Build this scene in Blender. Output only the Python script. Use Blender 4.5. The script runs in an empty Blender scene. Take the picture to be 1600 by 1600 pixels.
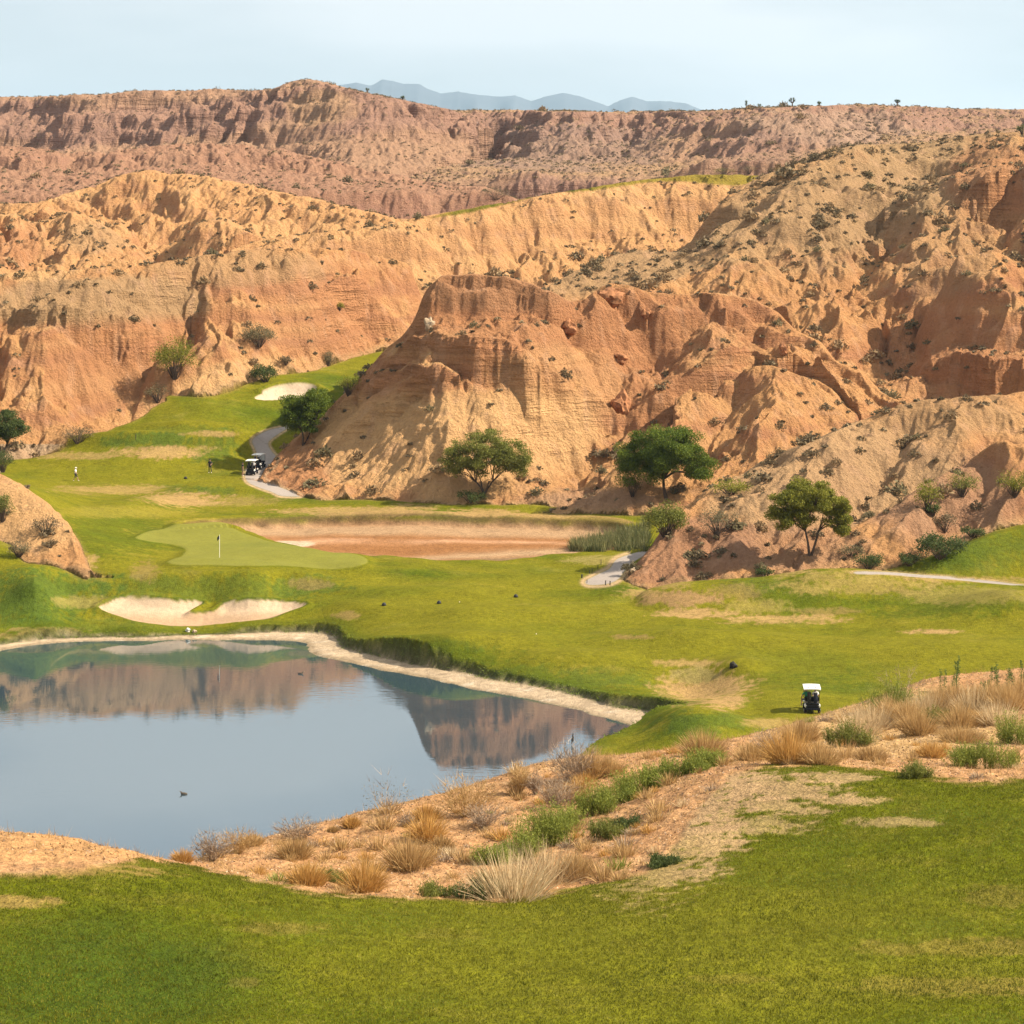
import bpy, bmesh, math, random
import numpy as np
from mathutils import Vector, Matrix, Quaternion

rnd = random.Random(7)
F, YH, HC = 3600.0, 370.0, 37.0          # focal length in units of the frame/1600, horizon row, eye height over the pond
f32 = np.float32

scene = bpy.context.scene
COL = scene.collection

# ------------------------------------------------------------------ noise
_rs = np.random.RandomState(11)
_PERM = _rs.permutation(4096).astype(np.int64)
_GA = _rs.rand(4096).astype(f32) * 2 * math.pi
_GX, _GY = np.cos(_GA), np.sin(_GA)

def _hash(ix, iy):
    return _PERM[(_PERM[ix & 4095] + iy) & 4095]

def perlin(x, y):
    x0 = np.floor(x); y0 = np.floor(y)
    ix = x0.astype(np.int64); iy = y0.astype(np.int64)
    fx = (x - x0).astype(f32); fy = (y - y0).astype(f32)
    u = fx * fx * fx * (fx * (fx * 6 - 15) + 10); v = fy * fy * fy * (fy * (fy * 6 - 15) + 10)
    def g(dx, dy):
        h = _hash(ix + dx, iy + dy)
        return _GX[h] * (fx - dx) + _GY[h] * (fy - dy)
    a = g(0, 0); b = g(1, 0); c = g(0, 1); d = g(1, 1)
    return ((a + (b - a) * u) * (1 - v) + (c + (d - c) * u) * v) * 1.5

def fbm(x, y, octaves=4, gain=0.5):
    s = 0; a = 1.0; t = 0
    for o in range(octaves):
        s = s + a * perlin(x * 2 ** o + 17.3 * o, y * 2 ** o - 9.1 * o); t += a; a *= gain
    return s / t

def sstep(a, b, x):
    t = np.clip((x - a) / (b - a), 0, 1)
    return t * t * (3 - 2 * t)

# ------------------------------------------------------------------ the sheet of ground: a fan of rows, finer where the picture is fine
def rows(parts):
    out = [parts[0][0]]
    for a, b, s0, s1 in parts:
        d = a
        while d < b - 1e-6:
            s = s0 + (s1 - s0) * (d - a) / (b - a)
            d += s; out.append(min(d, b))
    return np.array(sorted(set(out)))

D = rows([(2, 36, 1.5, .5), (36, 82, .10, .13), (82, 105, .14, .2), (105, 135, .6, .5), (135, 150, .4, .3), (150, 208, .26, .24), (208, 262, .2, .18),
          (262, 289, .17, .17), (289, 306, .11, .11), (306, 312, .17, .19), (312, 345, .21, .25), (345, 430, .27, .33), (430, 500, .42, .5), (500, 620, .6, .7),
          (620, 730, .9, .8), (730, 900, .7, .8), (900, 1100, 6, 10), (1100, 2600, 40, 120), (2600, 9500, 400, 700)])
U = np.concatenate([np.linspace(-2400, -440, 28), np.linspace(-420, -12, 52), np.arange(-8, 1609, 1.75), np.linspace(1613, 2020, 52), np.linspace(2060, 4000, 28)])
nU, nD = len(U), len(D)
UU, DD = np.meshgrid(U.astype(f32), D.astype(f32))          # rows = distance
XX = (UU - 800) / F * DD
YY = DD

def pz(py, d):                                               # height of the point seen in row py at distance d
    return HC - (py - YH) * d / F

def pd(py, z):                                               # distance of the point seen in row py at height z
    return (HC - z) * F / (py - YH)

def curve(pts, i, smooth=10):
    xs = [p[0] for p in pts]; ys = [p[i] for p in pts]
    g = np.arange(-460, 2061, 4.0)
    v = np.interp(g, xs, ys)
    k = max(1, int(smooth / 4))
    ker = np.ones(2 * k + 1); ker /= ker.sum()
    v = np.convolve(np.pad(v, k, mode='edge'), ker, mode='valid')
    return np.interp(U, g, v)

# thin plate spline over (px, log distance)
def tps(points, U_, D_):
    P = np.array([[p[0] / 900.0, math.log(p[1]) * 3.2] for p in points]); Z = np.array([p[2] for p in points])
    n = len(P)
    r2 = ((P[:, None] - P[None]) ** 2).sum(-1)
    K = 0.5 * r2 * np.log(r2 + 1e-12)
    A = np.zeros((n + 3, n + 3)); A[:n, :n] = K + np.eye(n) * 1e-3; A[:n, n] = 1; A[:n, n + 1:] = P; A[n, :n] = 1; A[n + 1:, :n] = P.T
    w = np.linalg.solve(A, np.concatenate([Z, np.zeros(3)]))
    q = np.stack([U_.ravel() / 900.0, np.log(D_.ravel()) * 3.2], 1)
    out = np.zeros(len(q))
    for s in range(0, len(q), 20000):
        qq = q[s:s + 20000]
        r2 = ((qq[:, None] - P[None]) ** 2).sum(-1)
        out[s:s + 20000] = (0.5 * r2 * np.log(r2 + 1e-12)) @ w[:n] + w[n] + qq @ w[n + 1:]
    return out.reshape(U_.shape)

def tps_grid(points, dmin, dmax):
    uc = np.linspace(-420, 2020, 140); dc = np.exp(np.linspace(math.log(dmin), math.log(dmax), 170))
    uu, dd = np.meshgrid(uc, dc)
    z = tps(points, uu, dd)
    # bilinear to the fine grid
    fu = np.clip((U - uc[0]) / (uc[1] - uc[0]), 0, len(uc) - 1.001); iu = fu.astype(int); fu = fu - iu
    ld = np.log(np.clip(D, dmin, dmax)); l0 = math.log(dmin); st = (math.log(dmax) - l0) / (len(dc) - 1)
    fd = np.clip((ld - l0) / st, 0, len(dc) - 1.001); idd = fd.astype(int); fd = fd - idd
    za = z[idd][:, iu] * (1 - fu) + z[idd][:, iu + 1] * fu
    zb = z[idd + 1][:, iu] * (1 - fu) + z[idd + 1][:, iu + 1] * fu
    return (za * (1 - fd)[:, None] + zb * fd[:, None]).astype(f32)

# ------------------------------------------------------------------ the valley floor: fairways, green, banks
_course = [  # (px, py, z)
    (0, 1000, 0.54), (150, 978, 0.60), (300, 975, 0.60), (480, 980, 0.60), (530, 1005, 0.66), (700, 1045, 0.66), (850, 1068, 0.66), (1000, 1100, 0.72), (1012, 1130, 0.78),
    (-300, 1010, 1.4), (-300, 930, 4), (0, 940, 2.3), (60, 978, .7), (0, 985, .8), (110, 958, 1.2), (100, 930, 2.1), (150, 940, 1.9), (320, 945, 1.5), (450, 945, 1.6),
    (300, 897, 3.4), (400, 898, 3.4), (230, 840, 3.7), (230, 870, 3.7), (340, 868, 3.5), (550, 888, 3.2), (350, 822, 3.4), (250, 928, 2.3), (330, 930, 2.1), (420, 925, 2.1), (500, 915, 2.4),
    (150, 880, 3.9), (60, 905, 4.2),
    (100, 790, 5.6), (60, 765, 6.6), (180, 818, 4.6), (200, 855, 4.3), (-300, 800, 7),
    (30, 720, 3.6), (120, 755, 3.0), (300, 748, 3.0), (300, 785, 2.9), (400, 722, 3.3), (390, 746, 3.1), (200, 700, 4.4), (330, 652, 6.45), (450, 605, 7.6), (560, 575, 8.6),
    (430, 765, 3), (600, 790, 3.1), (800, 797, 3.1), (950, 800, 3.1),
    (600, 850, 2.7), (800, 850, 2.7), (450, 820, 2.8), (700, 820, 2.8), (900, 830, 2.7),
    (600, 940, 2.3), (800, 930, 2.5), (800, 880, 2.8), (900, 1000, 1.9), (1100, 1020, 2.2), (1300, 1000, 2.2), (1500, 1000, 2.5), (1700, 1000, 2.9), (1268, 1112, 2.1), (1100, 1100, 1.9),
    (1060, 1150, 1.7), (1400, 1065, 2.1), (1600, 1060, 2.5), (1050, 962, 2.3), (1200, 975, 2.3), (1400, 988, 2.4), (700, 900, 2.8), (930, 860, 2.8), (940, 893, 2.8),
    (700, 1010, 1.9), (600, 1000, 1.6), (980, 1090, 1.5), (1950, 900, 4), (1950, 1060, 4), (1150, 900, 3.2), (1400, 870, 3.6), (1600, 880, 4.2),
]
_ex = lambda y: float(np.interp(y, [575, 605, 650, 700, 740, 780, 840, 900, 940, 1000], [8.9, 8.4, 6.5, 5.1, 3.8, 2.4, 1.4, 1.0, .4, 0]))
_course = [(x, y, z + _ex(y)) for x, y, z in _course]
_pts = [(x, pd(y, z), z) for x, y, z in _course]
_pts += [(u, d, z) for u in (-400, 200, 800, 1400, 2000) for d, z in ((138, .6), (120, .6), (352, 18), (410, 23), (520, 28), (640, 40), (1000, 58), (2600, 60))]
_pts += [(800, 160, .9), (300, 160, .9), (0, 150, .9), (600, 180, .9), (300, 195, .9), (-300, 170, 1.2), (1400, 150, 1.6), (1600, 150, 1.8), (1100, 145, 1.2)]
base = tps_grid(_pts, 118, 2600)
base[DD > 2600] = 60
PY0 = YH + (HC - base) * F / DD                             # picture row of the undisturbed floor (only used to place outlines on it)
base = base + (fbm(XX / 9, YY / 9, 3) * .24 + fbm(XX / 24, YY / 24, 2) * .5).astype(f32) * sstep(140, 155, DD) * (1 - sstep(420, 450, DD))

def bump(px, py, rx, ry, amp):
    global base
    q = ((UU - px) / rx) ** 2 + ((PY0 - py) / ry) ** 2
    base = base + (2.3 * amp * np.exp(-q)).astype(f32) * ((DD > 130) & (DD < 345))

bump(1080, 1060, 70, 22, -.55); bump(1150, 1040, 40, 12, .35); bump(1085, 1150, 90, 26, .75); bump(1010, 1110, 50, 20, .3); bump(1000, 1150, 40, 14, -.2); bump(1170, 1110, 40, 16, -.25)
bump(700, 1010, 120, 16, .4); bump(880, 1040, 120, 18, .45); bump(560, 960, 60, 20, .25); bump(1110, 1005, 150, 12, .35)
bump(330, 905, 130, 16, .35); bump(470, 905, 70, 12, .3); bump(60, 915, 70, 22, .6); bump(210, 985, 40, 10, .2)
bump(200, 690, 120, 9, .55); bump(300, 668, 80, 7, .3); bump(330, 770, 90, 9, .55); bump(220, 792, 60, 9, .4); bump(360, 690, 60, 10, .7)
bump(620, 905, 90, 12, -.25); bump(780, 960, 160, 14, .3); bump(1450, 1020, 160, 18, .3); bump(1580, 960, 90, 20, .8); bump(980, 880, 60, 10, .3)

bump(1085, 930, 75, 20, -.75); bump(1235, 915, 60, 22, .45); bump(980, 925, 50, 16, .25)

def poly_sd(poly, px, py, sel):
    """signed distance (negative inside) to a polygon, only where sel"""
    out = np.full(px.shape, 1e3, f32)
    x = px[sel]; y = py[sel]
    P = np.array(poly, float); Q = np.roll(P, -1, 0)
    d2 = np.full(x.shape, 1e12); ins = np.zeros(x.shape, bool)
    for (ax, ay), (bx, by) in zip(P, Q):
        vx, vy = bx - ax, by - ay
        t = np.clip(((x - ax) * vx + (y - ay) * vy) / (vx * vx + vy * vy + 1e-9), 0, 1)
        d2 = np.minimum(d2, (x - ax - t * vx) ** 2 + (y - ay - t * vy) ** 2)
        c = ((ay > y) != (by > y)) & (x < (bx - ax) * (y - ay) / ((by - ay) if by != ay else 1e-9) + ax)
        ins ^= c
    out[sel] = np.where(ins, -1, 1) * np.sqrt(d2)
    return out

def smooth_poly(pts, n=4):
    P = [np.array(p, float) for p in pts]; out = []
    m = len(P)
    for i in range(m):
        a, b, c, d = P[i - 1], P[i], P[(i + 1) % m], P[(i + 2) % m]
        for k in range(n):
            t = k / n
            out.append(tuple(.5 * ((2 * b) + (-a + c) * t + (2 * a - 5 * b + 4 * c - d) * t * t + (-a + 3 * b - 3 * c + d) * t ** 3)))
    return out

def world_poly(pts, z):
    return [((x - 800) / F * pd(y, z), pd(y, z)) for x, y in pts]

def img_sd(pts, dmin, dmax, margin=40, aspect=1.0):
    """distance to an outline given on the floor, in picture units (rows scaled by aspect)"""
    xs = [p[0] for p in pts]; ys = [p[1] for p in pts]
    sel = (DD > dmin) & (DD < dmax) & (UU > min(xs) - margin) & (UU < max(xs) + margin) & (PY0 > min(ys) - margin) & (PY0 < max(ys) + margin)
    return poly_sd([(x, y * aspect) for x, y in smooth_poly(pts)], UU, PY0 * aspect, sel)

# pond: waterline in the picture -> on the plane z = 0
POND = [(-250, 1075), (-60, 1032), (0, 1018), (60, 1008), (130, 1003), (250, 1001), (400, 1000), (470, 1004), (482, 1020), (520, 1030), (580, 1043), (680, 1064), (780, 1083), (860, 1100),
        (930, 1117), (985, 1132), (1008, 1140), (985, 1150), (950, 1165), (915, 1180), (890, 1195), (860, 1225), (760, 1300), (600, 1380), (350, 1400), (0, 1400), (-300, 1380), (-420, 1230)]
pw = world_poly(smooth_poly(POND), 0)
sel = (DD > 100) & (DD < 226)
pond_sd = poly_sd(pw, XX + fbm(XX / 5, YY / 5, 3) * .9, YY + fbm(XX / 5 + 40, YY / 5, 3) * .7, sel)
# beach width varies, then a turf bank
bw = 2.9 + 0.9 * perlin(XX / 14, YY / 14) - 1.4 * sstep(-10, -40, XX) + 0.7 * sstep(8, 14, XX)
bw = np.maximum(bw, .8)
bw = bw + (.45 - bw) * sstep(175, 171, DD) * sstep(2, 5, XX)
beach_z = .02 + .13 * np.clip(pond_sd, 0, 6) + .05 * fbm(XX / 1.5, YY / 1.5, 3)
bank = sstep(0, .55, pond_sd - bw + .5 * perlin(XX / 2.2, YY / 2.2) + .25 * perlin(XX / .7, YY / .7))
floor_z = np.where(pond_sd < 0, np.maximum(-2.2, .25 * pond_sd), beach_z)
lip = .06 * np.exp(-((pond_sd - bw - .8) / .9) ** 2)
far_side = (DD > 132)
base_w = np.where(pond_sd < 12, floor_z * (1 - bank) + (base + lip) * bank, base)
base = np.where(far_side & (DD < 226), base_w, base).astype(f32)
base = np.where((DD <= 132) & (DD > 60), np.minimum(base, -2.0), base).astype(f32)
m_beach = ((pond_sd < 999) & far_side) * (1 - bank)

# dry pond
DRY = [(285, 822), (330, 815), (450, 811), (600, 809), (750, 811), (900, 814), (960, 819), (985, 832), (960, 855), (900, 863), (800, 873), (700, 875), (620, 868), (560, 866), (505, 865), (448, 851), (398, 833), (345, 823)]
dry_sd = img_sd(DRY, 225, 295, 30, 3.2)
m_dry = sstep(3.0, -3.0, dry_sd + 6 * perlin(XX / 2.5, YY / 2.5))
dry_step = sstep(5, -7, dry_sd + 5 * perlin(XX / 2.5, YY / 2.5))
base = base - (dry_step * .95).astype(f32) + (.35 * np.exp(-((dry_sd - 14) / 12) ** 2) * (PY0 < 830)).astype(f32)

# bunkers
BUNK = [(155, 953), (185, 940), (215, 936), (260, 938), (300, 940), (316, 943), (306, 949), (296, 956), (312, 958), (335, 955), (350, 945), (380, 941), (420, 942), (455, 945), (478, 950), (445, 962), (412, 971), (360, 974), (300, 976), (230, 974), (190, 965)]
b1 = img_sd(BUNK, 200, 235, 30, 2.2)
BUNK2 = [(398, 621), (415, 612), (440, 604), (470, 603), (492, 607), (490, 616), (455, 622), (420, 624)]
b2 = img_sd(BUNK2, 298, 345, 30, 3.0)
m_bunk = sstep(1.2, -1.2, b1 + 1.5 * perlin(XX / .9, YY / .9)); m_bunk2 = sstep(1.5, -1.5, b2)
back = sstep(935, 985, PY0)
base = base - (sstep(1.0, -14, b1) * (.42 - .22 * back)).astype(f32) + (np.where(b1 < 60, .35 * np.exp(-((b1 - 5) / 7) ** 2), 0) * (1 - back)).astype(f32)
base = base - (sstep(1, -8, b2) * .9).astype(f32) + (np.where(b2 < 60, .6 * np.exp(-((b2 - 6) / 9) ** 2), 0) * (PY0 < 614)).astype(f32)

# putting green
GREEN = [(212, 842), (225, 834), (260, 827), (310, 825), (350, 828), (390, 840), (430, 852), (490, 862), (550, 868), (574, 877), (565, 887), (520, 893), (450, 895), (380, 892), (330, 886), (280, 886), (262, 880), (285, 868), (290, 860), (270, 853), (235, 848)]
g_sd = img_sd(GREEN, 215, 280, 40, 2.5)
m_green = sstep(1.5, -1.5, g_sd)
base = base + (sstep(18, -6, g_sd) * .30).astype(f32)
# ------------------------------------------------------------------ hills: each a face between a foot line and a crest line, with a back slope
layer_id = np.zeros((nD, nU), np.int8)
H = base.copy()
LAYERS = {}

def layer(idx, crest, foot, prof, back_slope, wob=0.05, wscale=14.0, umin=-1e4, umax=1e4, end=40, rough=0.0, smooth=8, soft=None):
    """crest, foot: (px, py, distance); prof: (t, h) pairs from foot to crest"""
    global H, layer_id
    cy = curve(crest, 1, smooth); cd = curve(crest, 2, 24); fy = curve(foot, 1, 20); fd = curve(foot, 2, 24)
    if rough:
        cy = cy + rough * (fbm(U / 46.0 + idx * 7, U * 0 + idx, 5, .6))
    zc = pz(cy, cd); zf = pz(fy, fd)
    drop = np.maximum(0, umin - U) / end + np.maximum(0, U - umax) / end
    zc = np.where(drop > 0, zc - np.minimum(drop, 3) * (np.abs(zc - zf) + 3), zc)
    LAYERS[idx] = dict(zc=zc, zf=zf, cd=cd, fd=fd, prof=prof)
    r0 = np.searchsorted(D, fd.min() - 25); r1 = np.searchsorted(D, min(cd.max() + 260, 2600))
    d = DD[r0:r1]; t = (d - fd) / (cd - fd)
    if wob:
        x = XX[r0:r1]; y = d
        t = t + wob * np.clip(t * 4, 0, 1) * np.clip((1.0 - t) * 5, 0, 1) * (fbm(x / wscale + idx * 3.7, y / wscale, 4) * 1.3)
    px = [p[0] for p in prof]; ph = [p[1] for p in prof]
    ht = np.interp(t, px, ph)
    if soft: ht = ht + (np.clip(t, 0, 1) ** .9 - ht) * sstep(soft[0], soft[1], U)
    h = zf + (zc - zf) * ht
    h = np.where(t < 0, zf + t * np.maximum(cd - fd, 1) * 1.3, h)
    over = np.maximum(0, d - cd)
    h = np.where(t > 1, zc - back_slope * over * np.minimum(1, over / 6.0), h)
    h = np.where(drop > 0, np.where(drop >= 1, -50, np.minimum(h, h - (t <= 0) * drop * 4)), h)
    cur = H[r0:r1]
    m = h > cur
    if idx in (14, 15):
        k_ = .55; e_ = np.maximum(k_ - np.abs(h - cur), 0) / k_; hm = np.maximum(h, cur) + e_ * e_ * k_ * .25
    else: hm = np.where(m, h, cur)
    H[r0:r1] = hm
    layer_id[r0:r1][m] = idx

# far mesa
layer(9, [(-420, 158, 880), (0, 152, 880), (60, 151, 875), (100, 150, 870), (180, 146, 860), (250, 140, 850), (290, 143, 845), (340, 138, 840), (390, 143, 835), (430, 139, 825), (447, 131, 815), (480, 125, 810), (510, 131, 812),
          (560, 144, 818), (620, 155, 825), (680, 167, 830), (720, 174, 835), (760, 184, 838), (820, 205, 840), (900, 240, 840), (2020, 280, 850)],
      [(-420, 295, 690), (0, 300, 690), (300, 285, 690), (600, 300, 680), (720, 290, 700), (2020, 290, 700)],
      [(0, 0), (.25, .12), (.5, .26), (.58, .34), (.65, .46), (.71, .68), (.78, .75), (.83, .94), (.90, .985), (1, 1)], .02, .09, 60, rough=3, soft=(450, 560))
# plateau behind on the right
layer(10, [(-420, 172, 870), (600, 172, 870), (720, 172, 870), (800, 172, 860), (900, 175, 850), (1000, 174, 845), (1100, 174, 830), (1150, 171, 800), (1200, 168, 780), (1260, 166, 770), (1300, 165, 765), (1340, 163, 760),
           (1420, 166, 765), (1500, 170, 800), (2020, 172, 820)],
      [(-420, 300, 690), (600, 300, 670), (800, 275, 660), (1000, 275, 650), (1200, 250, 640), (2020, 255, 640)],
      [(0, 0), (.2, .16), (.4, .36), (.55, .46), (.66, .58), (.72, .74), (.8, .82), (.9, .93), (1, 1)], .004, .12, 50, umin=600, end=80, rough=3)
# reddish band
layer(8, [(-420, 232, 610), (0, 228, 610), (60, 231, 610), (110, 240, 612), (160, 236, 610), (200, 234, 610), (260, 226, 615), (330, 223, 620), (400, 228, 620), (470, 240, 620), (560, 262, 610), (700, 290, 600), (2020, 320, 600)],
      [(-420, 310, 545), (0, 310, 545), (300, 300, 550), (560, 300, 555), (2020, 330, 560)],
      [(0, 0), (.4, .3), (.6, .48), (.78, .58), (.86, .8), (1, 1)], .25, .14, 26, umax=760, end=80, rough=8)
# rolling hills, middle left
layer(7, [(-420, 320, 505), (-60, 318, 505), (20, 322, 500), (60, 318, 500), (100, 304, 505), (150, 290, 510), (190, 272, 512), (230, 268, 515), (280, 276, 515), (330, 278, 512), (360, 286, 508), (430, 300, 505), (490, 312, 500), (560, 330, 495), (640, 345, 480), (2020, 420, 470)],
      [(-420, 430, 430), (0, 430, 430), (300, 425, 432), (640, 400, 440), (2020, 440, 440)],
      [(0, 0), (.3, .28), (.6, .62), (.8, .84), (.92, .96), (1, 1)], .3, .14, 30, umax=680, end=60, rough=6)
layer(6, [(-420, 345, 462), (-30, 338, 462), (30, 335, 460), (45, 352, 458), (80, 345, 458), (110, 330, 460), (150, 345, 460), (200, 378, 455), (232, 392, 450), (262, 384, 448), (285, 372, 450), (310, 352, 455), (345, 342, 458), (400, 372, 450), (450, 388, 446), (520, 392, 445), (600, 380, 450), (2020, 420, 450)],
      [(-420, 440, 412), (0, 440, 412), (600, 425, 420), (2020, 440, 420)],
      [(0, 0), (.3, .3), (.6, .62), (.85, .9), (1, 1)], .3, .16, 22, umax=600, end=60, rough=6)
# gullied slope under the tee
layer(5, [(-420, 430, 400), (340, 398, 398), (420, 372, 402), (520, 362, 405), (600, 352, 410), (640, 342, 414), (700, 331, 420), (740, 325, 424), (800, 314, 430), (860, 303, 436), (920, 294, 440), (980, 284, 446), (1040, 277, 452), (1100, 273, 456), (1160, 273, 460), (1200, 276, 465), (2020, 300, 470)],
      [(-420, 600, 368), (340, 600, 368), (560, 575, 372), (640, 540, 374), (900, 520, 384), (1100, 480, 396), (2020, 480, 400)],
      [(0, 0), (.2, .2), (.5, .52), (.75, .78), (.9, .93), (.96, .985), (1, 1)], .06, .06, 24, umin=360, umax=1260, end=90, rough=2)
# valley side, left
layer(4, [(-420, 432, 331), (-40, 430, 331), (60, 424, 332), (140, 420, 333), (200, 419, 335), (300, 402, 341), (380, 392, 348), (470, 388, 358), (560, 392, 374), (660, 420, 384), (2020, 440, 390)],
      [(-420, 722, 294), (0, 708, 298), (60, 704, 300.5), (120, 702, 302), (190, 694, 304.5), (250, 678, 308), (335, 632, 313.5), (400, 603, 323), (480, 583, 333), (585, 556, 359), (700, 540, 368), (2020, 540, 370)],
      [(0, 0), (.25, .21), (.5, .47), (.7, .70), (.88, .91), (1, 1)], .22, .13, 14, umax=640, end=60, rough=4)
# main hill on the right
layer(3, [(-420, 470, 342), (820, 452, 344), (870, 440, 348), (900, 424, 352), (950, 402, 358), (1010, 386, 364), (1060, 378, 370), (1085, 364, 374), (1110, 335, 382), (1140, 302, 392), (1180, 279, 400), (1240, 258, 406), (1300, 238, 412), (1345, 226, 414), (1420, 224, 416), (1500, 214, 416), (1550, 207, 416), (1600, 205, 414), (2020, 190, 412)],
      [(-420, 700, 297), (820, 640, 306), (1000, 640, 308), (1200, 660, 306), (1400, 650, 304), (1600, 640, 302), (2020, 640, 302)],
      [(0, 0), (.12, .16), (.3, .40), (.45, .56), (.62, .70), (.8, .86), (.93, .965), (1, 1)], .12, .08, 20, umin=850, end=50, rough=3)
# the butte
layer(2, [(-420, 770, 292), (405, 742, 292), (422, 727, 295), (438, 708, 297.5), (456, 690, 299), (480, 668, 300), (510, 645, 300.5), (530, 622, 301), (548, 606, 301), (575, 578, 301), (590, 560, 301), (603, 545, 301), (628, 527, 301), (648, 500, 301), (658, 470, 301), (666, 452, 301), (688, 433, 301), (735, 429, 301), (790, 433, 302), (835, 446, 303), (868, 460, 304), (890, 474, 305),
          (915, 468, 306), (935, 450, 307), (955, 443, 308), (985, 447, 309), (1010, 456, 310), (1060, 461, 311), (1110, 457, 312), (1150, 464, 312), (1180, 470, 312), (1216, 490, 311.5), (1244, 519, 310), (1282, 536, 308.5), (1306, 566, 306), (1344, 580, 304.5), (1374, 612, 301), (1415, 634, 296), (1470, 690, 288), (2020, 760, 284)],
      [(-420, 742, 290), (405, 742, 290), (425, 755, 285.5), (450, 766, 281.5), (478, 775, 276.5), (560, 779, 276), (700, 783, 271.5), (830, 792, 271), (950, 799, 268), (1000, 796, 267), (1060, 785, 268), (1150, 770, 270), (1300, 760, 274), (1420, 720, 280), (2020, 800, 274)],
      [(0, 0), (.2, .14), (.42, .32), (.58, .46), (.63, .61), (.76, .70), (.86, .775), (.885, .91), (.93, .95), (.945, .99), (1, 1)], .16, .07, 8, umin=414, umax=1480, end=40, rough=2.5, smooth=5)
# low spur in front of it, right of the centre
layer(11, [(-420, 800, 274), (880, 792, 270), (905, 760, 276), (940, 725, 281), (975, 692, 285), (1010, 660, 289), (1050, 628, 293), (1090, 600, 296), (1130, 580, 298), (1200, 570, 299), (1290, 600, 296), (1330, 640, 292), (1400, 700, 286), (2020, 760, 284)],
      [(-420, 805, 266), (880, 797, 267), (950, 800, 265), (1000, 797, 264), (1060, 785, 265), (1150, 770, 268), (1300, 760, 270), (2020, 800, 270)],
      [(0, 0), (.3, .26), (.6, .6), (.85, .88), (1, 1)], .35, .09, 10, umin=870, umax=1340, end=40, rough=2)
# right front hills
layer(12, [(-420, 930, 223), (960, 915, 223), (975, 908, 223.5), (990, 892, 224.5), (1012, 860, 227), (1040, 826, 230), (1066, 798, 233), (1100, 770, 237), (1150, 742, 241), (1200, 720, 244), (1260, 694, 247), (1330, 664, 250), (1400, 636, 253), (1440, 627, 255), (1520, 621, 256), (1600, 614, 256), (2020, 590, 257)],
      [(-420, 930, 220), (960, 917, 220), (1000, 914, 220), (1100, 905, 220), (1200, 896, 220), (1330, 890, 220), (1440, 880, 222), (1600, 850, 228), (2020, 830, 231)],
      [(0, 0), (.3, .27), (.6, .6), (.85, .88), (.95, .975), (1, 1)], .25, .06, 9, umin=968, end=20, rough=2)
layer(13, [(-420, 900, 221), (1240, 872, 222), (1290, 848, 225), (1340, 822, 228), (1400, 788, 231), (1450, 757, 234), (1500, 727, 236), (1535, 706, 237.5), (1556, 690, 238), (1572, 688, 238), (1582, 696, 238), (1610, 700, 238), (2020, 690, 239)],
      [(-420, 930, 218), (1240, 896, 219), (1330, 891, 219.5), (1400, 889, 220), (1450, 868, 222.5), (1520, 842, 226), (1600, 822, 228), (2020, 790, 231)],
      [(0, 0), (.3, .28), (.6, .6), (.85, .88), (1, 1)], .55, .05, 7, umin=1250, end=30, rough=2)
# turf slope at the right edge
layer(15, [(-420, 990, 215), (1370, 894, 219.5), (1420, 884, 220), (1470, 868, 221), (1520, 848, 222.5), (1560, 833, 224), (1600, 824, 225), (2020, 790, 228)],
      [(-420, 990, 213), (1370, 899, 218.5), (1440, 900, 218.5), (1520, 904, 218.5), (1600, 910, 218.5), (2020, 935, 218.5)],
      [(0, 0), (.5, .5), (1, 1)], .1, .02, 9, umin=1378, end=20)
# turf mound right of the centre
layer(14, [(-420, 1010, 215), (930, 985, 215), (975, 950, 215.2), (1010, 922, 215.5), (1060, 911, 215.5), (1120, 907, 215.5), (1190, 903, 215.5), (1230, 896, 216), (1270, 890, 216), (1330, 889, 216), (1400, 895, 215.5), (1470, 902, 215), (1540, 912, 214), (1600, 920, 213), (2020, 950, 211)],
      [(-420, 1020, 211), (930, 1000, 211), (975, 985, 210), (1010, 972, 209.5), (1060, 968, 207.5), (1150, 970, 207), (1240, 985, 204.5), (1330, 990, 204), (1450, 1000, 203), (1600, 1000, 202), (2020, 1000, 202)],
      [(0, 0), (.2, .12), (.5, .5), (.75, .82), (.9, .96), (1, 1)], .35, .04, 9)
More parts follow.
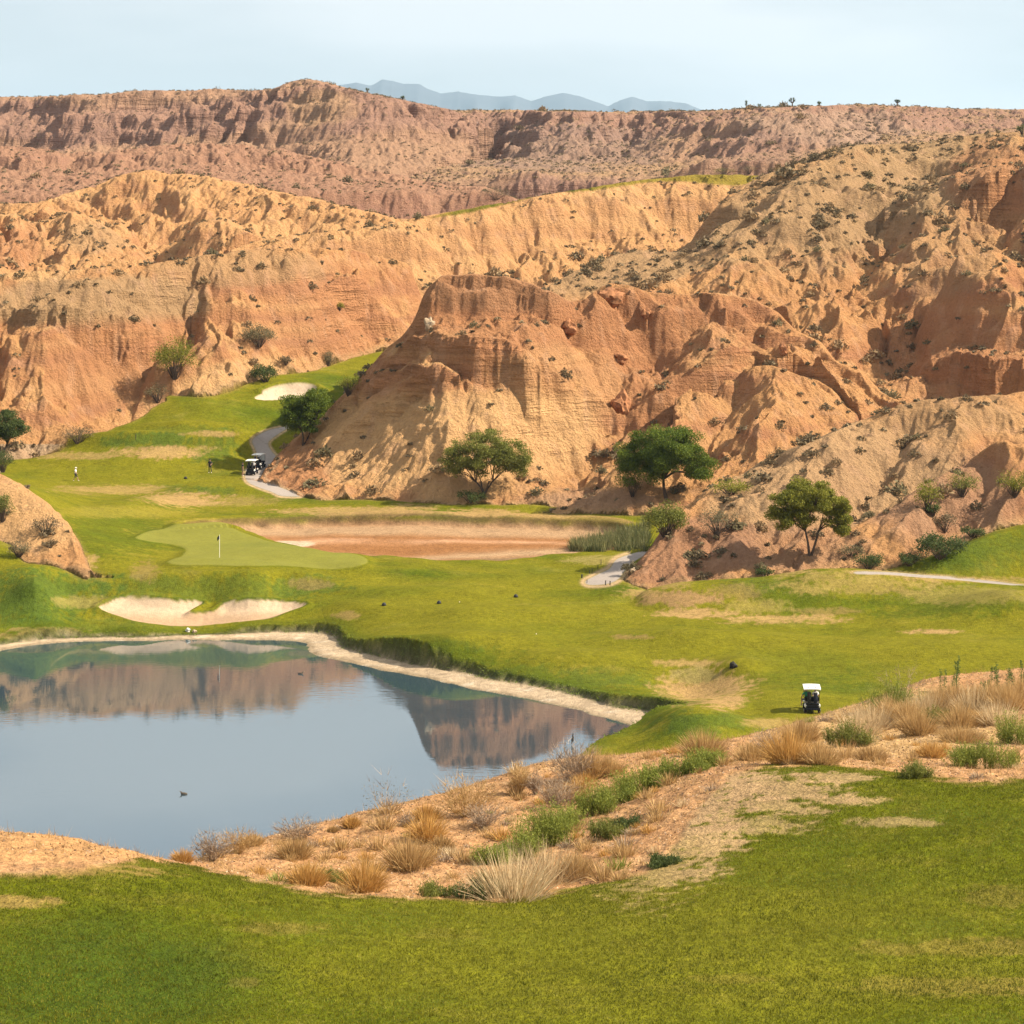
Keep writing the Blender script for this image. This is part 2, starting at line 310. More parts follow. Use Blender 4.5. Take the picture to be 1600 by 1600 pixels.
# dune at the left edge
layer(16, [(-420, 690, 245), (-60, 722, 242), (-20, 736, 241), (8, 745, 240), (40, 762, 238), (70, 785, 236), (95, 808, 234), (115, 830, 232), (128, 858, 228.5), (140, 885, 224), (2020, 930, 224)],
      [(-420, 935, 223), (0, 905, 224), (40, 880, 225), (75, 872, 225), (110, 888, 223), (140, 892, 222.5), (2020, 935, 222)],
      [(0, 0), (.3, .27), (.6, .6), (.85, .9), (1, 1)], .25, .06, 6, umax=136, end=40)
TURF_LAYERS = (0, 14, 15)
CLIFF = np.zeros((nD, nU), f32)
def ledge(idx, pts, out=2.0, depth=.8, wob=.5):
    """a band of hard rock standing proud of a face: (px, row of its top, row of its foot)"""
    global H
    pxs = np.array([p[0] for p in pts], float)
    c0, c1 = np.searchsorted(U, pxs[0]), np.searchsorted(U, pxs[-1])
    u = U[c0:c1]; rr0 = np.interp(u, pxs, [p[1] for p in pts])
    ra = np.searchsorted(D, LAYERS[idx]['fd'][c0:c1].min() - 2); rb = np.searchsorted(D, LAYERS[idx]['cd'][c0:c1].max() + 25)
    pyc = YH + (HC - H[ra:rb, c0:c1]) * F / DD[ra:rb, c0:c1]; pyc = np.where(layer_id[ra:rb, c0:c1] == idx, pyc, 1e4)
    hit_ = pyc <= rr0[None, :] + 1.5
    d1 = np.where(hit_.any(0), D[ra + hit_.argmax(0)], np.interp(u, pxs, [face_point(idx, p[0], p[1])[1] for p in pts]))
    kk = max(3, int(26 / 1.75)); ker = np.hanning(2 * kk + 1); ker /= ker.sum()
    d1 = np.convolve(np.pad(d1, kk, mode='edge'), ker, mode='valid') - out; dc = d1
    top = np.interp(u, pxs, [p[1] for p in pts]) + 2.5 * fbm(u / 22, u * 0 + idx, 4, .6); ft = np.interp(u, pxs, [p[2] for p in pts])
    fade = np.minimum(1, np.minimum(u - u[0], u[-1] - u) / 30.0)
    top = ft + (top - ft) * fade ** .5
    r0 = np.searchsorted(D, dc.min() - 4); r1 = np.searchsorted(D, dc.max() + out + 6)
    d = DD[r0:r1, c0:c1]; x = XX[r0:r1, c0:c1]
    w = wob * (fbm(x / 3.2, d / 3.2 + idx, 4, .6) * 1.6 + .5 * np.abs(perlin(x / 7.0, d / 9.0)))
    t = (d - (d1 - depth) + w) / depth
    zt = pz(top, d1); zb = pz(ft, d1 - depth)
    h = zb + (zt - zb) * np.interp(t, [0, .16, .34, .40, .62, .68, 1], [0, .32, .38, .66, .71, .97, 1])
    h = np.where(t < 0, zb + t * 9, np.where(t > 1, zt + (t - 1) * depth * .12, h))
    cur = H[r0:r1, c0:c1]; m = (h > cur) & (layer_id[r0:r1, c0:c1] == idx) & (t < 1 + (out + 3) / depth)
    H[r0:r1, c0:c1] = np.where(m, h, cur); CLIFF[r0:r1, c0:c1] = np.maximum(CLIFF[r0:r1, c0:c1], m * (t < 1.3))
LEDGES = [(2, [(652, 482, 505), (664, 455, 500), (690, 432, 494), (735, 429, 490), (790, 433, 492), (830, 445, 500), (868, 459, 496), (900, 476, 500), (914, 480, 500)], 1.2, .9, .35),
          (2, [(585, 572, 585), (612, 548, 572), (650, 526, 560), (700, 522, 556), (760, 526, 556), (805, 536, 562), (845, 556, 574)], 2.2, .9, .5),
          (2, [(560, 604, 612), (600, 582, 604), (660, 570, 590), (720, 572, 588)], 1.6, .8, .4),
          (2, [(922, 462, 480), (945, 446, 486), (985, 450, 492), (1012, 460, 486)], 1.0, .8, .4), (2, [(1030, 462, 480), (1070, 460, 486), (1110, 458, 488), (1135, 466, 480)], .8, .7, .3),
          (2, [(1100, 545, 560), (1150, 540, 566), (1205, 556, 584), (1250, 572, 590)], 1.6, .8, .5),
          (3, [(1425, 592, 606), (1445, 566, 612), (1500, 552, 612), (1560, 560, 616), (1620, 556, 618), (1700, 560, 610)], 5, 1.4, .8), (3, [(1500, 292, 320), (1540, 272, 322), (1600, 262, 330), (1680, 262, 330)], 5, 1.6, 1.0), (3, [(1380, 318, 330), (1410, 308, 336), (1440, 318, 334)], 3, 1.2, .6),
          (4, [(-60, 478, 520), (20, 484, 522), (90, 480, 524), (150, 486, 530), (195, 492, 532), (225, 500, 520)], 2.6, 1.2, .8), (4, [(500, 440, 456), (520, 432, 466), (560, 430, 470), (592, 438, 462)], 3, 1.2, .6), (4, [(300, 476, 496), (340, 470, 510), (380, 480, 512), (410, 492, 510)], 2.2, 1.0, .7)]
rock = np.isin(layer_id, (2, 3, 4, 5, 6, 7, 8, 9, 10, 11, 12, 13, 16)).astype(f32)
rock[(layer_id == 0) & (DD > 400)] = 1

def face_point(idx, px, py, out=0.0):
    L = LAYERS[idx]
    zc, zf, cd, fd = (np.interp(px, U, L[k]) for k in ('zc', 'zf', 'cd', 'fd'))
    t = np.linspace(0, 1, 120)
    d = fd + (cd - fd) * t; z = zf + (zc - zf) * np.interp(t, [p[0] for p in L['prof']], [p[1] for p in L['prof']])
    y = YH + (HC - z) * F / d
    i = np.argmin(np.abs(y - py))
    return ((px - 800) / F * d[i], d[i])

def carve(idx, pts, amp, width, power=1.08):
    """a spur (amp > 0) or a gully (amp < 0) along a line drawn on a face"""
    global H
    W = [face_point(idx, *p) for p in pts]
    r0 = np.searchsorted(D, min(w[1] for w in W) - width); r1 = np.searchsorted(D, max(w[1] for w in W) + width)
    pxs = [p[0] for p in pts]; mar = width / min(w[1] for w in W) * F
    c0 = np.searchsorted(U, min(pxs) - mar); c1 = np.searchsorted(U, max(pxs) + mar)
    x = XX[r0:r1, c0:c1]; y = YY[r0:r1, c0:c1]
    nx = perlin(x / 6, y / 6) * width * .25
    best = np.full(x.shape, 1e9); tt = np.zeros(x.shape)
    n = len(W) - 1
    for i in range(n):
        (ax, ay), (bx, by) = W[i], W[i + 1]
        vx, vy = bx - ax, by - ay
        t = np.clip(((x - ax) * vx + (y - ay) * vy) / (vx * vx + vy * vy + 1e-9), 0, 1)
        dd = np.hypot(x - ax - t * vx + nx, y - ay - t * vy)
        m = dd < best
        best = np.where(m, dd, best); tt = np.where(m, (i + t) / n, tt)
    w = np.clip(1 - best / width, 0, 1) ** power * sstep(0, .12, tt) * (1 - sstep(.75, 1, tt) * .8)
    keep = (layer_id[r0:r1, c0:c1] == idx) * sstep(.02, .22, (H[r0:r1, c0:c1] - LAYERS[idx]['zf'][c0:c1]) / np.maximum(LAYERS[idx]['zc'] - LAYERS[idx]['zf'], 1)[c0:c1])
    H[r0:r1, c0:c1] += (amp * w * keep).astype(f32)

# butte
carve(2, [(1015, 470), (1000, 520), (985, 570), (960, 640), (920, 690), (860, 730), (790, 765)], -5.5, 10)
carve(2, [(880, 478), (905, 520), (960, 560), (985, 590)], -3.0, 5)
carve(2, [(1165, 470), (1180, 530), (1175, 590), (1160, 650)], -3.5, 6)
carve(2, [(1110, 560), (1130, 620), (1120, 680)], -4.5, 8)
carve(2, [(1175, 470), (1235, 520), (1300, 570), (1380, 620)], 1.3, 10)
carve(2, [(1110, 470), (1150, 520), (1160, 560)], 2.6, 6)
carve(2, [(940, 450), (930, 500), (880, 540), (780, 570), (700, 640)], 3.2, 8)
carve(2, [(1230, 560), (1240, 620), (1230, 690)], 3.2, 6)
carve(2, [(1270, 590), (1300, 650), (1310, 700)], 2.6, 6)
carve(2, [(1200, 590), (1205, 650), (1190, 700)], -2.5, 5)
carve(2, [(690, 440), (672, 500), (640, 540)], 1.5, 4)
carve(2, [(760, 560), (680, 600), (600, 640), (520, 690)], 1.0, 10)
carve(2, [(640, 660), (700, 720), (740, 765)], 1.6, 9)
carve(11, [(1085, 610), (1050, 680), (1000, 740), (960, 780)], 1.8, 7)
carve(11, [(1150, 600), (1120, 660), (1090, 720)], -3, 6)
carve(11, [(1230, 590), (1200, 660), (1170, 720)], 2.6, 6)
# main right hill
for pts, a, w in [
    ([(1345, 232), (1290, 290), (1240, 340), (1180, 380), (1120, 420)], 4.0, 16), ([(1395, 320), (1370, 370), (1340, 430), (1325, 500)], -6, 13), ([(1470, 300), (1440, 370), (1410, 430), (1380, 520), (1370, 600)], 3.0, 9),
    ([(1510, 428), (1535, 480), (1560, 560), (1570, 620)], 8.5, 17), ([(1510, 428), (1500, 380), (1490, 330), (1520, 270)], 3.5, 10), ([(1440, 440), (1425, 520), (1410, 600)], -6, 11), ([(1590, 330), (1570, 400), (1590, 470)], -6, 12),
    ([(1300, 360), (1270, 420), (1250, 480), (1240, 540)], 3, 9), ([(1240, 380), (1235, 440), (1230, 500)], -3.5, 8), ([(1350, 440), (1345, 500), (1340, 570)], 3.2, 8), ([(1390, 450), (1375, 520), (1372, 590)], -4.0, 7),
    ([(1175, 430), (1200, 480), (1260, 530)], 2.5, 8), ([(1120, 335), (1090, 370), (1075, 400)], -4, 10), ([(1600, 240), (1560, 300), (1540, 340)], 3.5, 10), ([(1650, 300), (1640, 420), (1660, 520)], 6, 14), ([(1460, 250), (1400, 280), (1350, 310)], -2.5, 12), ([(1740, 260), (1800, 400), (1780, 560)], 6, 16)]:
    carve(3, pts, a, w)
# front right hills
for pts, a, w in [([(1330, 668), (1270, 720), (1200, 770), (1120, 830)], 1.6, 7), ([(1230, 712), (1160, 770), (1080, 830)], -1.3, 5), ([(1430, 640), (1400, 700), (1360, 760), (1330, 800)], -2.0, 6), ([(1520, 630), (1490, 690), (1440, 740)], 1.8, 6)]:
    carve(12, pts, a, w)
for pts, a, w in [([(1560, 692), (1545, 740), (1490, 800), (1450, 840)], -1.8, 4), ([(1500, 730), (1470, 790), (1420, 840), (1390, 870)], 1.2, 4), ([(1610, 705), (1600, 760), (1570, 810)], 1.5, 5)]:
    carve(13, pts, a, w)
# left valley side
for pts, a, w in [
    ([(250, 420), (300, 460), (270, 520), (200, 610), (90, 690)], -6.5, 11), ([(170, 470), (150, 540), (120, 600), (100, 660)], -4, 9), ([(300, 470), (360, 500), (350, 560), (330, 620)], 4, 10), ([(380, 440), (420, 510), (440, 570)], -2.5, 9),
    ([(470, 420), (480, 480), (520, 540)], 3.5, 11), ([(550, 430), (545, 490), (560, 530)], -3.5, 9), ([(60, 460), (90, 540), (60, 620), (20, 680)], 5, 11), ([(220, 560), (250, 575), (290, 590), (270, 640)], 4.5, 8), ([(10, 470), (20, 560), (0, 650)], -4, 9),
    ([(180, 640), (120, 670), (60, 695)], 2.5, 8), ([(600, 420), (600, 480), (610, 530)], 3, 9), ([(-120, 450), (-100, 560), (-140, 680)], 6, 14)]:
    carve(4, pts, a * .7, w)
# gullied slope
for k in range(13):
    x0 = 560 + k * 46 + rnd.uniform(-9, 9); y0 = float(np.interp(x0, [560, 700, 900, 1150], [372, 345, 305, 285])) + rnd.uniform(2, 14)
    L_ = rnd.uniform(110, 190); s = .42 - .03 * k * .5
    carve(5, [(x0, y0), (x0 + s * L_ * .3 + rnd.uniform(-6, 6), y0 + L_ * .3), (x0 + s * L_ * .7, y0 + L_ * .65), (x0 + s * L_, y0 + L_)], rnd.uniform(-4.2, -2.2), rnd.uniform(7, 11))
# rolling hills
for pts, a, w in [([(230, 270), (300, 320), (340, 360)], 5, 20), ([(150, 292), (210, 340), (250, 380)], -6, 18), ([(60, 320), (80, 360), (60, 400)], 5, 16), ([(350, 284), (400, 330), (430, 370)], 5, 18), ([(290, 280), (330, 330), (360, 370)], -5, 16), ([(480, 310), (520, 350), (540, 380)], 5, 18), ([(420, 300), (460, 350), (490, 385)], -5, 16)]:
    carve(7, pts, a, w)
for pts, a, w in [([(110, 332), (130, 370), (140, 420)], 4, 12), ([(60, 345), (80, 380), (90, 420)], -4, 12), ([(30, 338), (50, 380), (40, 420)], 4, 12), ([(345, 342), (400, 390), (430, 420)], 5, 14), ([(345, 342), (320, 370), (300, 400)], 4, 10), ([(300, 360), (270, 395), (250, 420)], -4, 10)]:
    carve(6, pts, a, w)
# mesa: buttresses and ravines
for pts, a, w in [([(480, 127), (470, 170), (450, 220), (430, 270)], 22, 55), ([(480, 130), (540, 190), (600, 240), (680, 280)], 18, 50), ([(190, 150), (185, 190), (170, 230)], 9, 22), ([(275, 145), (285, 190), (310, 230)], 8, 20), ([(100, 152), (98, 190), (110, 230)], 6, 18), ([(350, 142), (352, 190), (370, 220)], 7, 20),
                  ([(235, 145), (240, 190), (230, 225)], -9, 20), ([(310, 143), (325, 190), (340, 225)], -9, 18), ([(410, 142), (400, 190), (390, 230)], -9, 20), ([(140, 152), (140, 190), (150, 225)], -7, 18), ([(50, 155), (55, 195), (60, 235)], -7, 18), ([(610, 158), (640, 200), (660, 240)], -9, 24), ([(530, 145), (545, 200), (540, 250)], -8, 22)]:
    carve(9, pts, a * .7, w)
for k in range(9):
    x0 = 720 + k * 62 + rnd.uniform(-15, 15)
    carve(10, [(x0, 178), (x0 + rnd.uniform(-15, 25), 205), (x0 + rnd.uniform(-20, 40), 240)], rnd.choice((-7, -8, 5)), rnd.uniform(18, 30))

for L_ in LEDGES: ledge(*L_)
# ------------------------------------------------------------------ erosion: gullies that follow the fall of the slope
du = np.gradient(U); 
def grad(Z):
    zu = np.gradient(Z, U, axis=1).astype(f32) * F / DD
    zd = np.gradient(Z, D, axis=0).astype(f32)
    return zu, (zd - (UU - 800) / F * zu).astype(f32)

def blur(Z, r, c):
    def b(a, n, ax):
        if n < 1: return a
        p = np.pad(a, [(n + 1, n) if i == ax else (0, 0) for i in range(2)], mode='edge')
        s = np.cumsum(p, axis=ax, dtype=np.float64)
        hi = np.take(s, range(2 * n + 1, s.shape[ax]), axis=ax); lo = np.take(s, range(0, s.shape[ax] - 2 * n - 1), axis=ax)
        return ((hi - lo) / (2 * n + 1)).astype(f32)
    return b(b(Z, c, 1), r, 0)

def erode(ids, lam, amp, octaves, gain=.5, steep_fade=0.0):
    """rounded ridges and sharp gullies running down the slope, finer ones branching from coarser ones"""
    mk = np.isin(layer_id, ids); rws = np.nonzero(mk.any(1))[0]; sl = (slice(rws[0], rws[-1] + 1), slice(0, nU))
    Z = H[sl]; x = XX[sl]; y = YY[sl]
    zs = blur(H, 5, 5)
    gx, gy = grad(zs); gx = gx[sl]; gy = gy[sl]
    tot = np.zeros(Z.shape, f32); ax, ay = gx, gy
    L, A = lam, amp
    for o in range(octaves):
        m = np.hypot(ax, ay) + 1e-4
        k = np.clip(m / .35, 0, 1) * (1 - steep_fade * sstep(.9, 1.7, m))
        dx = (-ay / m).astype(f32); dy = (ax / m).astype(f32)             # along the contour
        px = x / L + 31.7 * o; py = y / L + 11.3 * o
        ix = np.floor(px).astype(np.int64); iy = np.floor(py).astype(np.int64); fx = (px - ix).astype(f32); fy = (py - iy).astype(f32)
        c = np.zeros(Z.shape, f32); s = np.zeros(Z.shape, f32); wt = np.zeros(Z.shape, f32)
        for i in (-1, 0, 1):
            for j in (-1, 0, 1):
                h = _hash(ix + i, iy + j)
                ox = fx - i - .5 - .38 * _GX[h]; oy = fy - j - .5 - .38 * _GY[h]
                w = np.maximum(0, 1 - (ox * ox + oy * oy) / 2.0) ** 3
                ph = 2 * math.pi * (ox * dx + oy * dy) * 1.0
                c += w * np.cos(ph); s += w * np.sin(ph); wt += w
        c /= wt; s /= wt
        shape = np.arcsin(np.clip(c * 1.25, -1, 1)) / (math.pi / 2)
        tot += A * k * shape
        ax = ax + (-s) * dx * k * A / L * 2 * math.pi * .8; ay = ay + (-s) * dy * k * A / L * 2 * math.pi * .8
        L *= .5; A *= gain
    H[sl] = Z + tot * (mk * calm * (1 - .85 * CLIFF))[sl]

PYH = YH + (HC - H) * F / DD
calm = np.ones_like(H)
for (px_, py_, rx_, ry_, rot_, a_) in [(1330, 300, 300, 70, -20, .6), (1000, 410, 170, 40, -12, .75), (1480, 250, 200, 55, 0, .5), (150, 455, 200, 28, 0, .5)]:
    ca_, sa_ = math.cos(math.radians(rot_)), math.sin(math.radians(rot_)); dx_ = UU - px_; dy_ = PYH - py_
    calm = np.where(np.isin(layer_id, (3, 4)), calm * (1 - a_ * sstep(1.4, .4, ((dx_ * ca_ + dy_ * sa_) / rx_) ** 2 + ((-dx_ * sa_ + dy_ * ca_) / ry_) ** 2)), calm)
calm = calm.astype(f32)

def rr(a, b):
    return (slice(np.searchsorted(D, a), np.searchsorted(D, b)), slice(0, nU))

erode((8, 9, 10), 34, 1.25, 5, .6, .75)
erode((5, 6, 7), 20, 1.25, 5, .58)
erode((3, 4), 14, .95, 5, .58, .5)
erode((2, 11), 8, .5, 5, .58, .6); erode((12, 13), 7, .38, 4, .58); erode((16,), 5, .14, 3)
# strata: ledges at certain heights, strongest on cliffs
def strata(sl, step, strength, mask):
    z = H[sl] + 1.2 * fbm(XX[sl] / 40, YY[sl] / 40, 2)
    a = strength * mask
    H[sl] += (a * step / (2 * math.pi) * (np.sin(2 * math.pi * z / step) + .5 * np.sin(4 * math.pi * z / (step * .37) + 1.3) * .37)).astype(f32)
lid = layer_id
n1 = np.clip(.5 + 1.2 * fbm(XX / 30, YY / 30, 3), 0, 1)
sl = rr(208, 560)
gx, gy = grad(blur(H, 3, 3)); slope = np.hypot(gx, gy)
cl = np.maximum(sstep(.95, 1.6, slope), CLIFF)
strata(sl, 2.6, .7, (rock * (.04 + .96 * cl) * n1 * (layer_id != 12) * (layer_id != 13))[sl])
strata(sl, 1.15, .75, ((layer_id == 2) * cl * n1)[sl])
strata(rr(560, 1000), 7.0, .6, (rock * (.2 + .8 * sstep(.3, .7, slope)))[rr(560, 1000)])
# blocky cracks and rubble
sl = rr(205, 1000)
x, y = XX[sl], YY[sl]
sc = np.clip(DD[sl] / 280, .8, 3)
H[sl] += ((fbm(x / 4, y / 4, 4, .6) * .55 + fbm(x / 1.3, y / 1.3, 3, .6) * .20 + (np.abs(perlin(x / 2.1, y / 2.1)) - .3) * .35 * (.4 + .9 * cl[sl])) * rock[sl] * sc).astype(f32)

# nothing on a face stands far above its crest line
for idx, L in LAYERS.items():
    m = layer_id == idx
    lim = np.where(DD < L['cd'][None, :], HC + (L['zc'] - HC)[None, :] * DD / L['cd'][None, :], L['zc'][None, :])
    ex = H - lim
    H = np.where(m & (ex > 0), lim + ex * (.04 if idx in (9, 10) else .12), H).astype(f32)
# ------------------------------------------------------------------ the near hill the picture is taken from
near = [(u, d, z) for u in (-400, 400, 1200, 2000) for d, z in ((3, 33.2), (15, 29.9), (30, 25.8))]
near += [(x, d, pz(y, d)) for x, y, d in [
    (-300, 1600, 43), (0, 1600, 43), (300, 1600, 43.5), (800, 1600, 44), (1200, 1600, 44), (1600, 1600, 44), (1950, 1600, 44), (0, 1480, 48), (400, 1500, 48.5), (800, 1500, 50), (1200, 1450, 52), (1600, 1450, 52), (1950, 1440, 52),
    (0, 1370, 53.5), (200, 1362, 54.5), (330, 1375, 56), (450, 1392, 56.5), (600, 1404, 56.5), (750, 1408, 57), (850, 1398, 58), (950, 1372, 60), (1050, 1330, 62), (1100, 1300, 63.5), (1250, 1280, 64), (1400, 1300, 62), (1600, 1300, 61),
    (-300, 1312, 60), (0, 1309, 59), (100, 1312, 60), (200, 1331, 60.5), (280, 1350, 61), (340, 1352, 64), (420, 1345, 66), (500, 1318, 69.5), (480, 1370, 62), (620, 1290, 72), (600, 1385, 60), (700, 1265, 74.5), (700, 1340, 65), (760, 1390, 60.5), (800, 1240, 77), (800, 1330, 67),
    (870, 1198, 81), (870, 1300, 69.5), (950, 1188, 83), (960, 1255, 73), (1020, 1186, 84), (1040, 1222, 74.5), (1090, 1205, 73.5), (1100, 1175, 86), (1200, 1158, 90), (1180, 1194, 74), (1250, 1191, 72.5), (1400, 1207, 70), (1500, 1219, 68), (1600, 1222, 67), (1950, 1225, 66),
    (1300, 1140, 93), (1300, 1180, 80), (1400, 1110, 96), (1420, 1170, 82), (1500, 1200, 74), (1460, 1078, 99), (1530, 1074, 99), (1600, 1060, 100), (1550, 1140, 88), (1950, 1030, 102), (1950, 1180, 78), (1650, 1200, 75), (1200, 1180, 81)]]
NZ = tps_grid(near, 3, 110)
CR = curve([(-420, 0, 62), (0, 0, 60), (100, 0, 61), (200, 0, 61.5), (290, 0, 62.5), (340, 0, 66), (420, 0, 69), (500, 0, 71), (620, 0, 74), (700, 0, 76), (800, 0, 79), (870, 0, 82), (950, 0, 84), (1020, 0, 85.5), (1100, 0, 88), (1200, 0, 92), (1300, 0, 95), (1400, 0, 98), (1460, 0, 100), (1600, 0, 101), (2020, 0, 103)], 2, 30)
over = np.maximum(0, DD - CR)
drop = np.where(over < 10, over ** 2 * .03, 3 + (over - 10) * .6)
cr_idx = np.searchsorted(D, CR)
zcrest = NZ[np.clip(cr_idx, 0, nD - 1), np.arange(nU)]
near_z = np.where(DD <= CR, NZ, np.minimum(NZ, zcrest) - drop)
# turf / scrub boundary, drawn on the near hill
PYN = YH + (HC - NZ) * F / DD
LAWN = [(-420, 1372), (0, 1366), (60, 1364), (130, 1357), (190, 1346), (220, 1342), (290, 1352), (330, 1360), (400, 1378), (450, 1388), (520, 1396), (600, 1403), (680, 1406), (750, 1409), (830, 1403), (900, 1386), (960, 1372), (1010, 1362), (1040, 1330), (1060, 1310), (1085, 1270), (1140, 1215), (1200, 1196), (1290, 1192), (1380, 1204), (1470, 1216), (1520, 1222), (1600, 1220), (2020, 1222), (2020, 2600), (-420, 2600)]
sel = (DD < 110)
lawn_sd = poly_sd(LAWN, UU, np.minimum(PYN, 2500), sel)
wnear = 1 - sstep(60, 64, DD) * 0
rough_n = (fbm(XX / 1.6, YY / 1.6, 4, .6) * .16 + fbm(XX / .45, YY / .45, 2) * .05)
rough_l = (fbm(XX / 3.5, YY / 3.5, 2) * .07 + fbm(XX / .35, YY / .35, 4, .65) * .04)
m_lawn_n = sstep(6, -6, lawn_sd + 9 * fbm(XX / .9, YY / .9, 3))
near_z = near_z + np.where(DD < 110, rough_n * (1 - m_lawn_n) + rough_l * m_lawn_n + fbm(XX / 10, YY / 10, 2) * .10, 0)
m_near = (near_z > H - .001) & (DD < 132)
H = np.where(m_near, near_z, H).astype(f32)
H[(DD < 36)] = near_z[DD < 36]
PYF = YH + (HC - H) * F / DD                                 # picture row of the finished ground
# ------------------------------------------------------------------ colours of the ground (albedo), one value per point
def C(r, g, b): return np.array((r, g, b), f32)
def srgb(r, g, b):
    c = np.array((r, g, b), float) / 255
    return np.where(c <= .04045, c / 12.92, ((c + .055) / 1.055) ** 2.4).astype(f32)

col = np.zeros((nD, nU, 3), f32)
def mix(colr, m):
    global col
    col += (colr - col) * m[..., None].astype(f32)

ORANGE = C(0.4879, 0.2548, 0.1087); PALE = C(0.5766, 0.3460, 0.1604); RED = C(0.3949, 0.1871, 0.0900); DRED = C(.27, .12, .08); GRAVEL = C(0.3686, 0.2349, 0.1221); MESA = C(0.2940, 0.1863, 0.1311); MAUVE = C(0.2587, 0.1490, 0.1173); STRAW = C(0.3780, 0.2610, 0.1350)
gx, gy = grad(blur(H, 2, 2)); slope = np.hypot(gx, gy)
nA = fbm(XX / 18, YY / 18, 4); nB = fbm(XX / 5 + 9, YY / 5, 4, .6); nC = fbm(XX / 55 + 3, YY / 55, 3)
col[:] = ORANGE
mix(PALE, sstep(-.1, .5, nA) * .55 * (slope < 2))
mix(RED, sstep(.75, 1.5, slope + .5 * nB) * .75)
mix(RED, sstep(.1, .6, nB + .3 * nA) * .35)
zz = H + 2 * nC * 2
band = .5 + .5 * np.sin(zz * 1.35 + 1.3 * np.sin(zz * .53))
mix(DRED, sstep(.72, 1, band) * .28 * sstep(.4, .9, slope))
mix(PALE, sstep(.7, 1, 1 - band) * .22 * sstep(.4, .9, slope))
L9 = (layer_id == 9) | (layer_id == 10)
mix(MESA, L9 * .8)
mix(MAUVE, ((layer_id == 8) * .7 + L9 * sstep(-.2, .4, np.sin(H / 5.5 + 2 * nC)) * .6))
mix(GRAVEL, ((layer_id == 10) * sstep(.45, .1, slope) * .7))
mix(PALE, (layer_id == 6) * .25 + (layer_id == 7) * .2 + (layer_id == 5) * .35)

def tint(px, py, rx, ry, colr, s, ids, rot=0.0, soft=1.0):
    m = np.isin(layer_id, ids)
    ca, sa = math.cos(math.radians(rot)), math.sin(math.radians(rot))
    dx = UU - px; dy = PYF - py
    q = ((dx * ca + dy * sa) / rx) ** 2 + ((-dx * sa + dy * ca) / ry) ** 2 + .9 * nA + .5 * nB
    mix(colr, np.where(m, s * sstep(1.25, .45, q), 0))

tint(1330, 300, 300, 85, GRAVEL, .9, (3,), -20); tint(1000, 410, 160, 45, GRAVEL, .85, (3,), -12); tint(1480, 250, 200, 60, GRAVEL, .8, (3,)); tint(1300, 390, 120, 60, GRAVEL, .5, (3,), -30); tint(1480, 350, 90, 120, GRAVEL, .5, (3,), 30)
tint(1480, 560, 140, 80, RED, .8, (3,)); tint(1560, 280, 90, 70, RED, .7, (3,)); tint(1280, 480, 120, 70, ORANGE, .6, (3,))
tint(760, 500, 180, 75, RED, .8, (2,)); tint(780, 455, 140, 32, C(.36, .19, .10), .7, (2,)); tint(1000, 560, 90, 110, RED, .7, (2,)); tint(1100, 510, 140, 60, RED, .5, (2,)); tint(560, 600, 80, 60, RED, .7, (2,))
tint(700, 690, 240, 90, PALE, .85, (2,)); tint(860, 600, 120, 60, PALE, .35, (2,)); tint(1260, 610, 120, 70, ORANGE, .5, (2,))
tint(450, 745, 60, 60, RED, .8, (2,)); tint(920, 780, 120, 20, C(.36, .22, .14), .6, (2, 11))
tint(1300, 740, 240, 90, C(.42, .28, .155), .7, (12,)); tint(1480, 790, 130, 70, C(.36, .205, .125), .8, (13,)); tint(1060, 860, 120, 55, C(.34, .18, .105), .8, (12,)); tint(1250, 860, 130, 40, C(.34, .19, .115), .6, (12, 13)); tint(1480, 650, 130, 40, GRAVEL, .6, (12,))
tint(130, 470, 190, 42, GRAVEL, .9, (4,)); tint(380, 420, 140, 30, GRAVEL, .6, (4,)); tint(200, 560, 120, 70, RED, .45, (4,)); tint(330, 620, 150, 50, PALE, .8, (4,), -20); tint(540, 500, 60, 70, RED, .5, (4,))
tint(40, 420, 110, 20, PALE, .6, (4,)); tint(20, 380, 50, 45, RED, .7, (6,)); tint(150, 370, 60, 25, GRAVEL, .6, (6,)); tint(1150, 270, 80, 12, PALE, .5, (5,))
tint(500, 170, 60, 30, GRAVEL, .5, (9,)); tint(850, 230, 200, 40, C(.25, .17, .135), .6, (10,)); tint(1280, 200, 160, 30, C(.34, .225, .16), .8, (10,)); tint(1180, 230, 100, 30, MAUVE, .5, (10,))
tint(40, 800, 90, 70, PALE, .8, (16,)); 
mix(C(.42, .30, .19), ((layer_id == 4) & (PYF > 694) & (UU < 110)).astype(f32) * .8)
mix(C(.52, .31, .19), sstep(.3, .6, perlin(XX / 1.7, YY / 1.7) + .4 * nB) * .25 * (rock > 0))

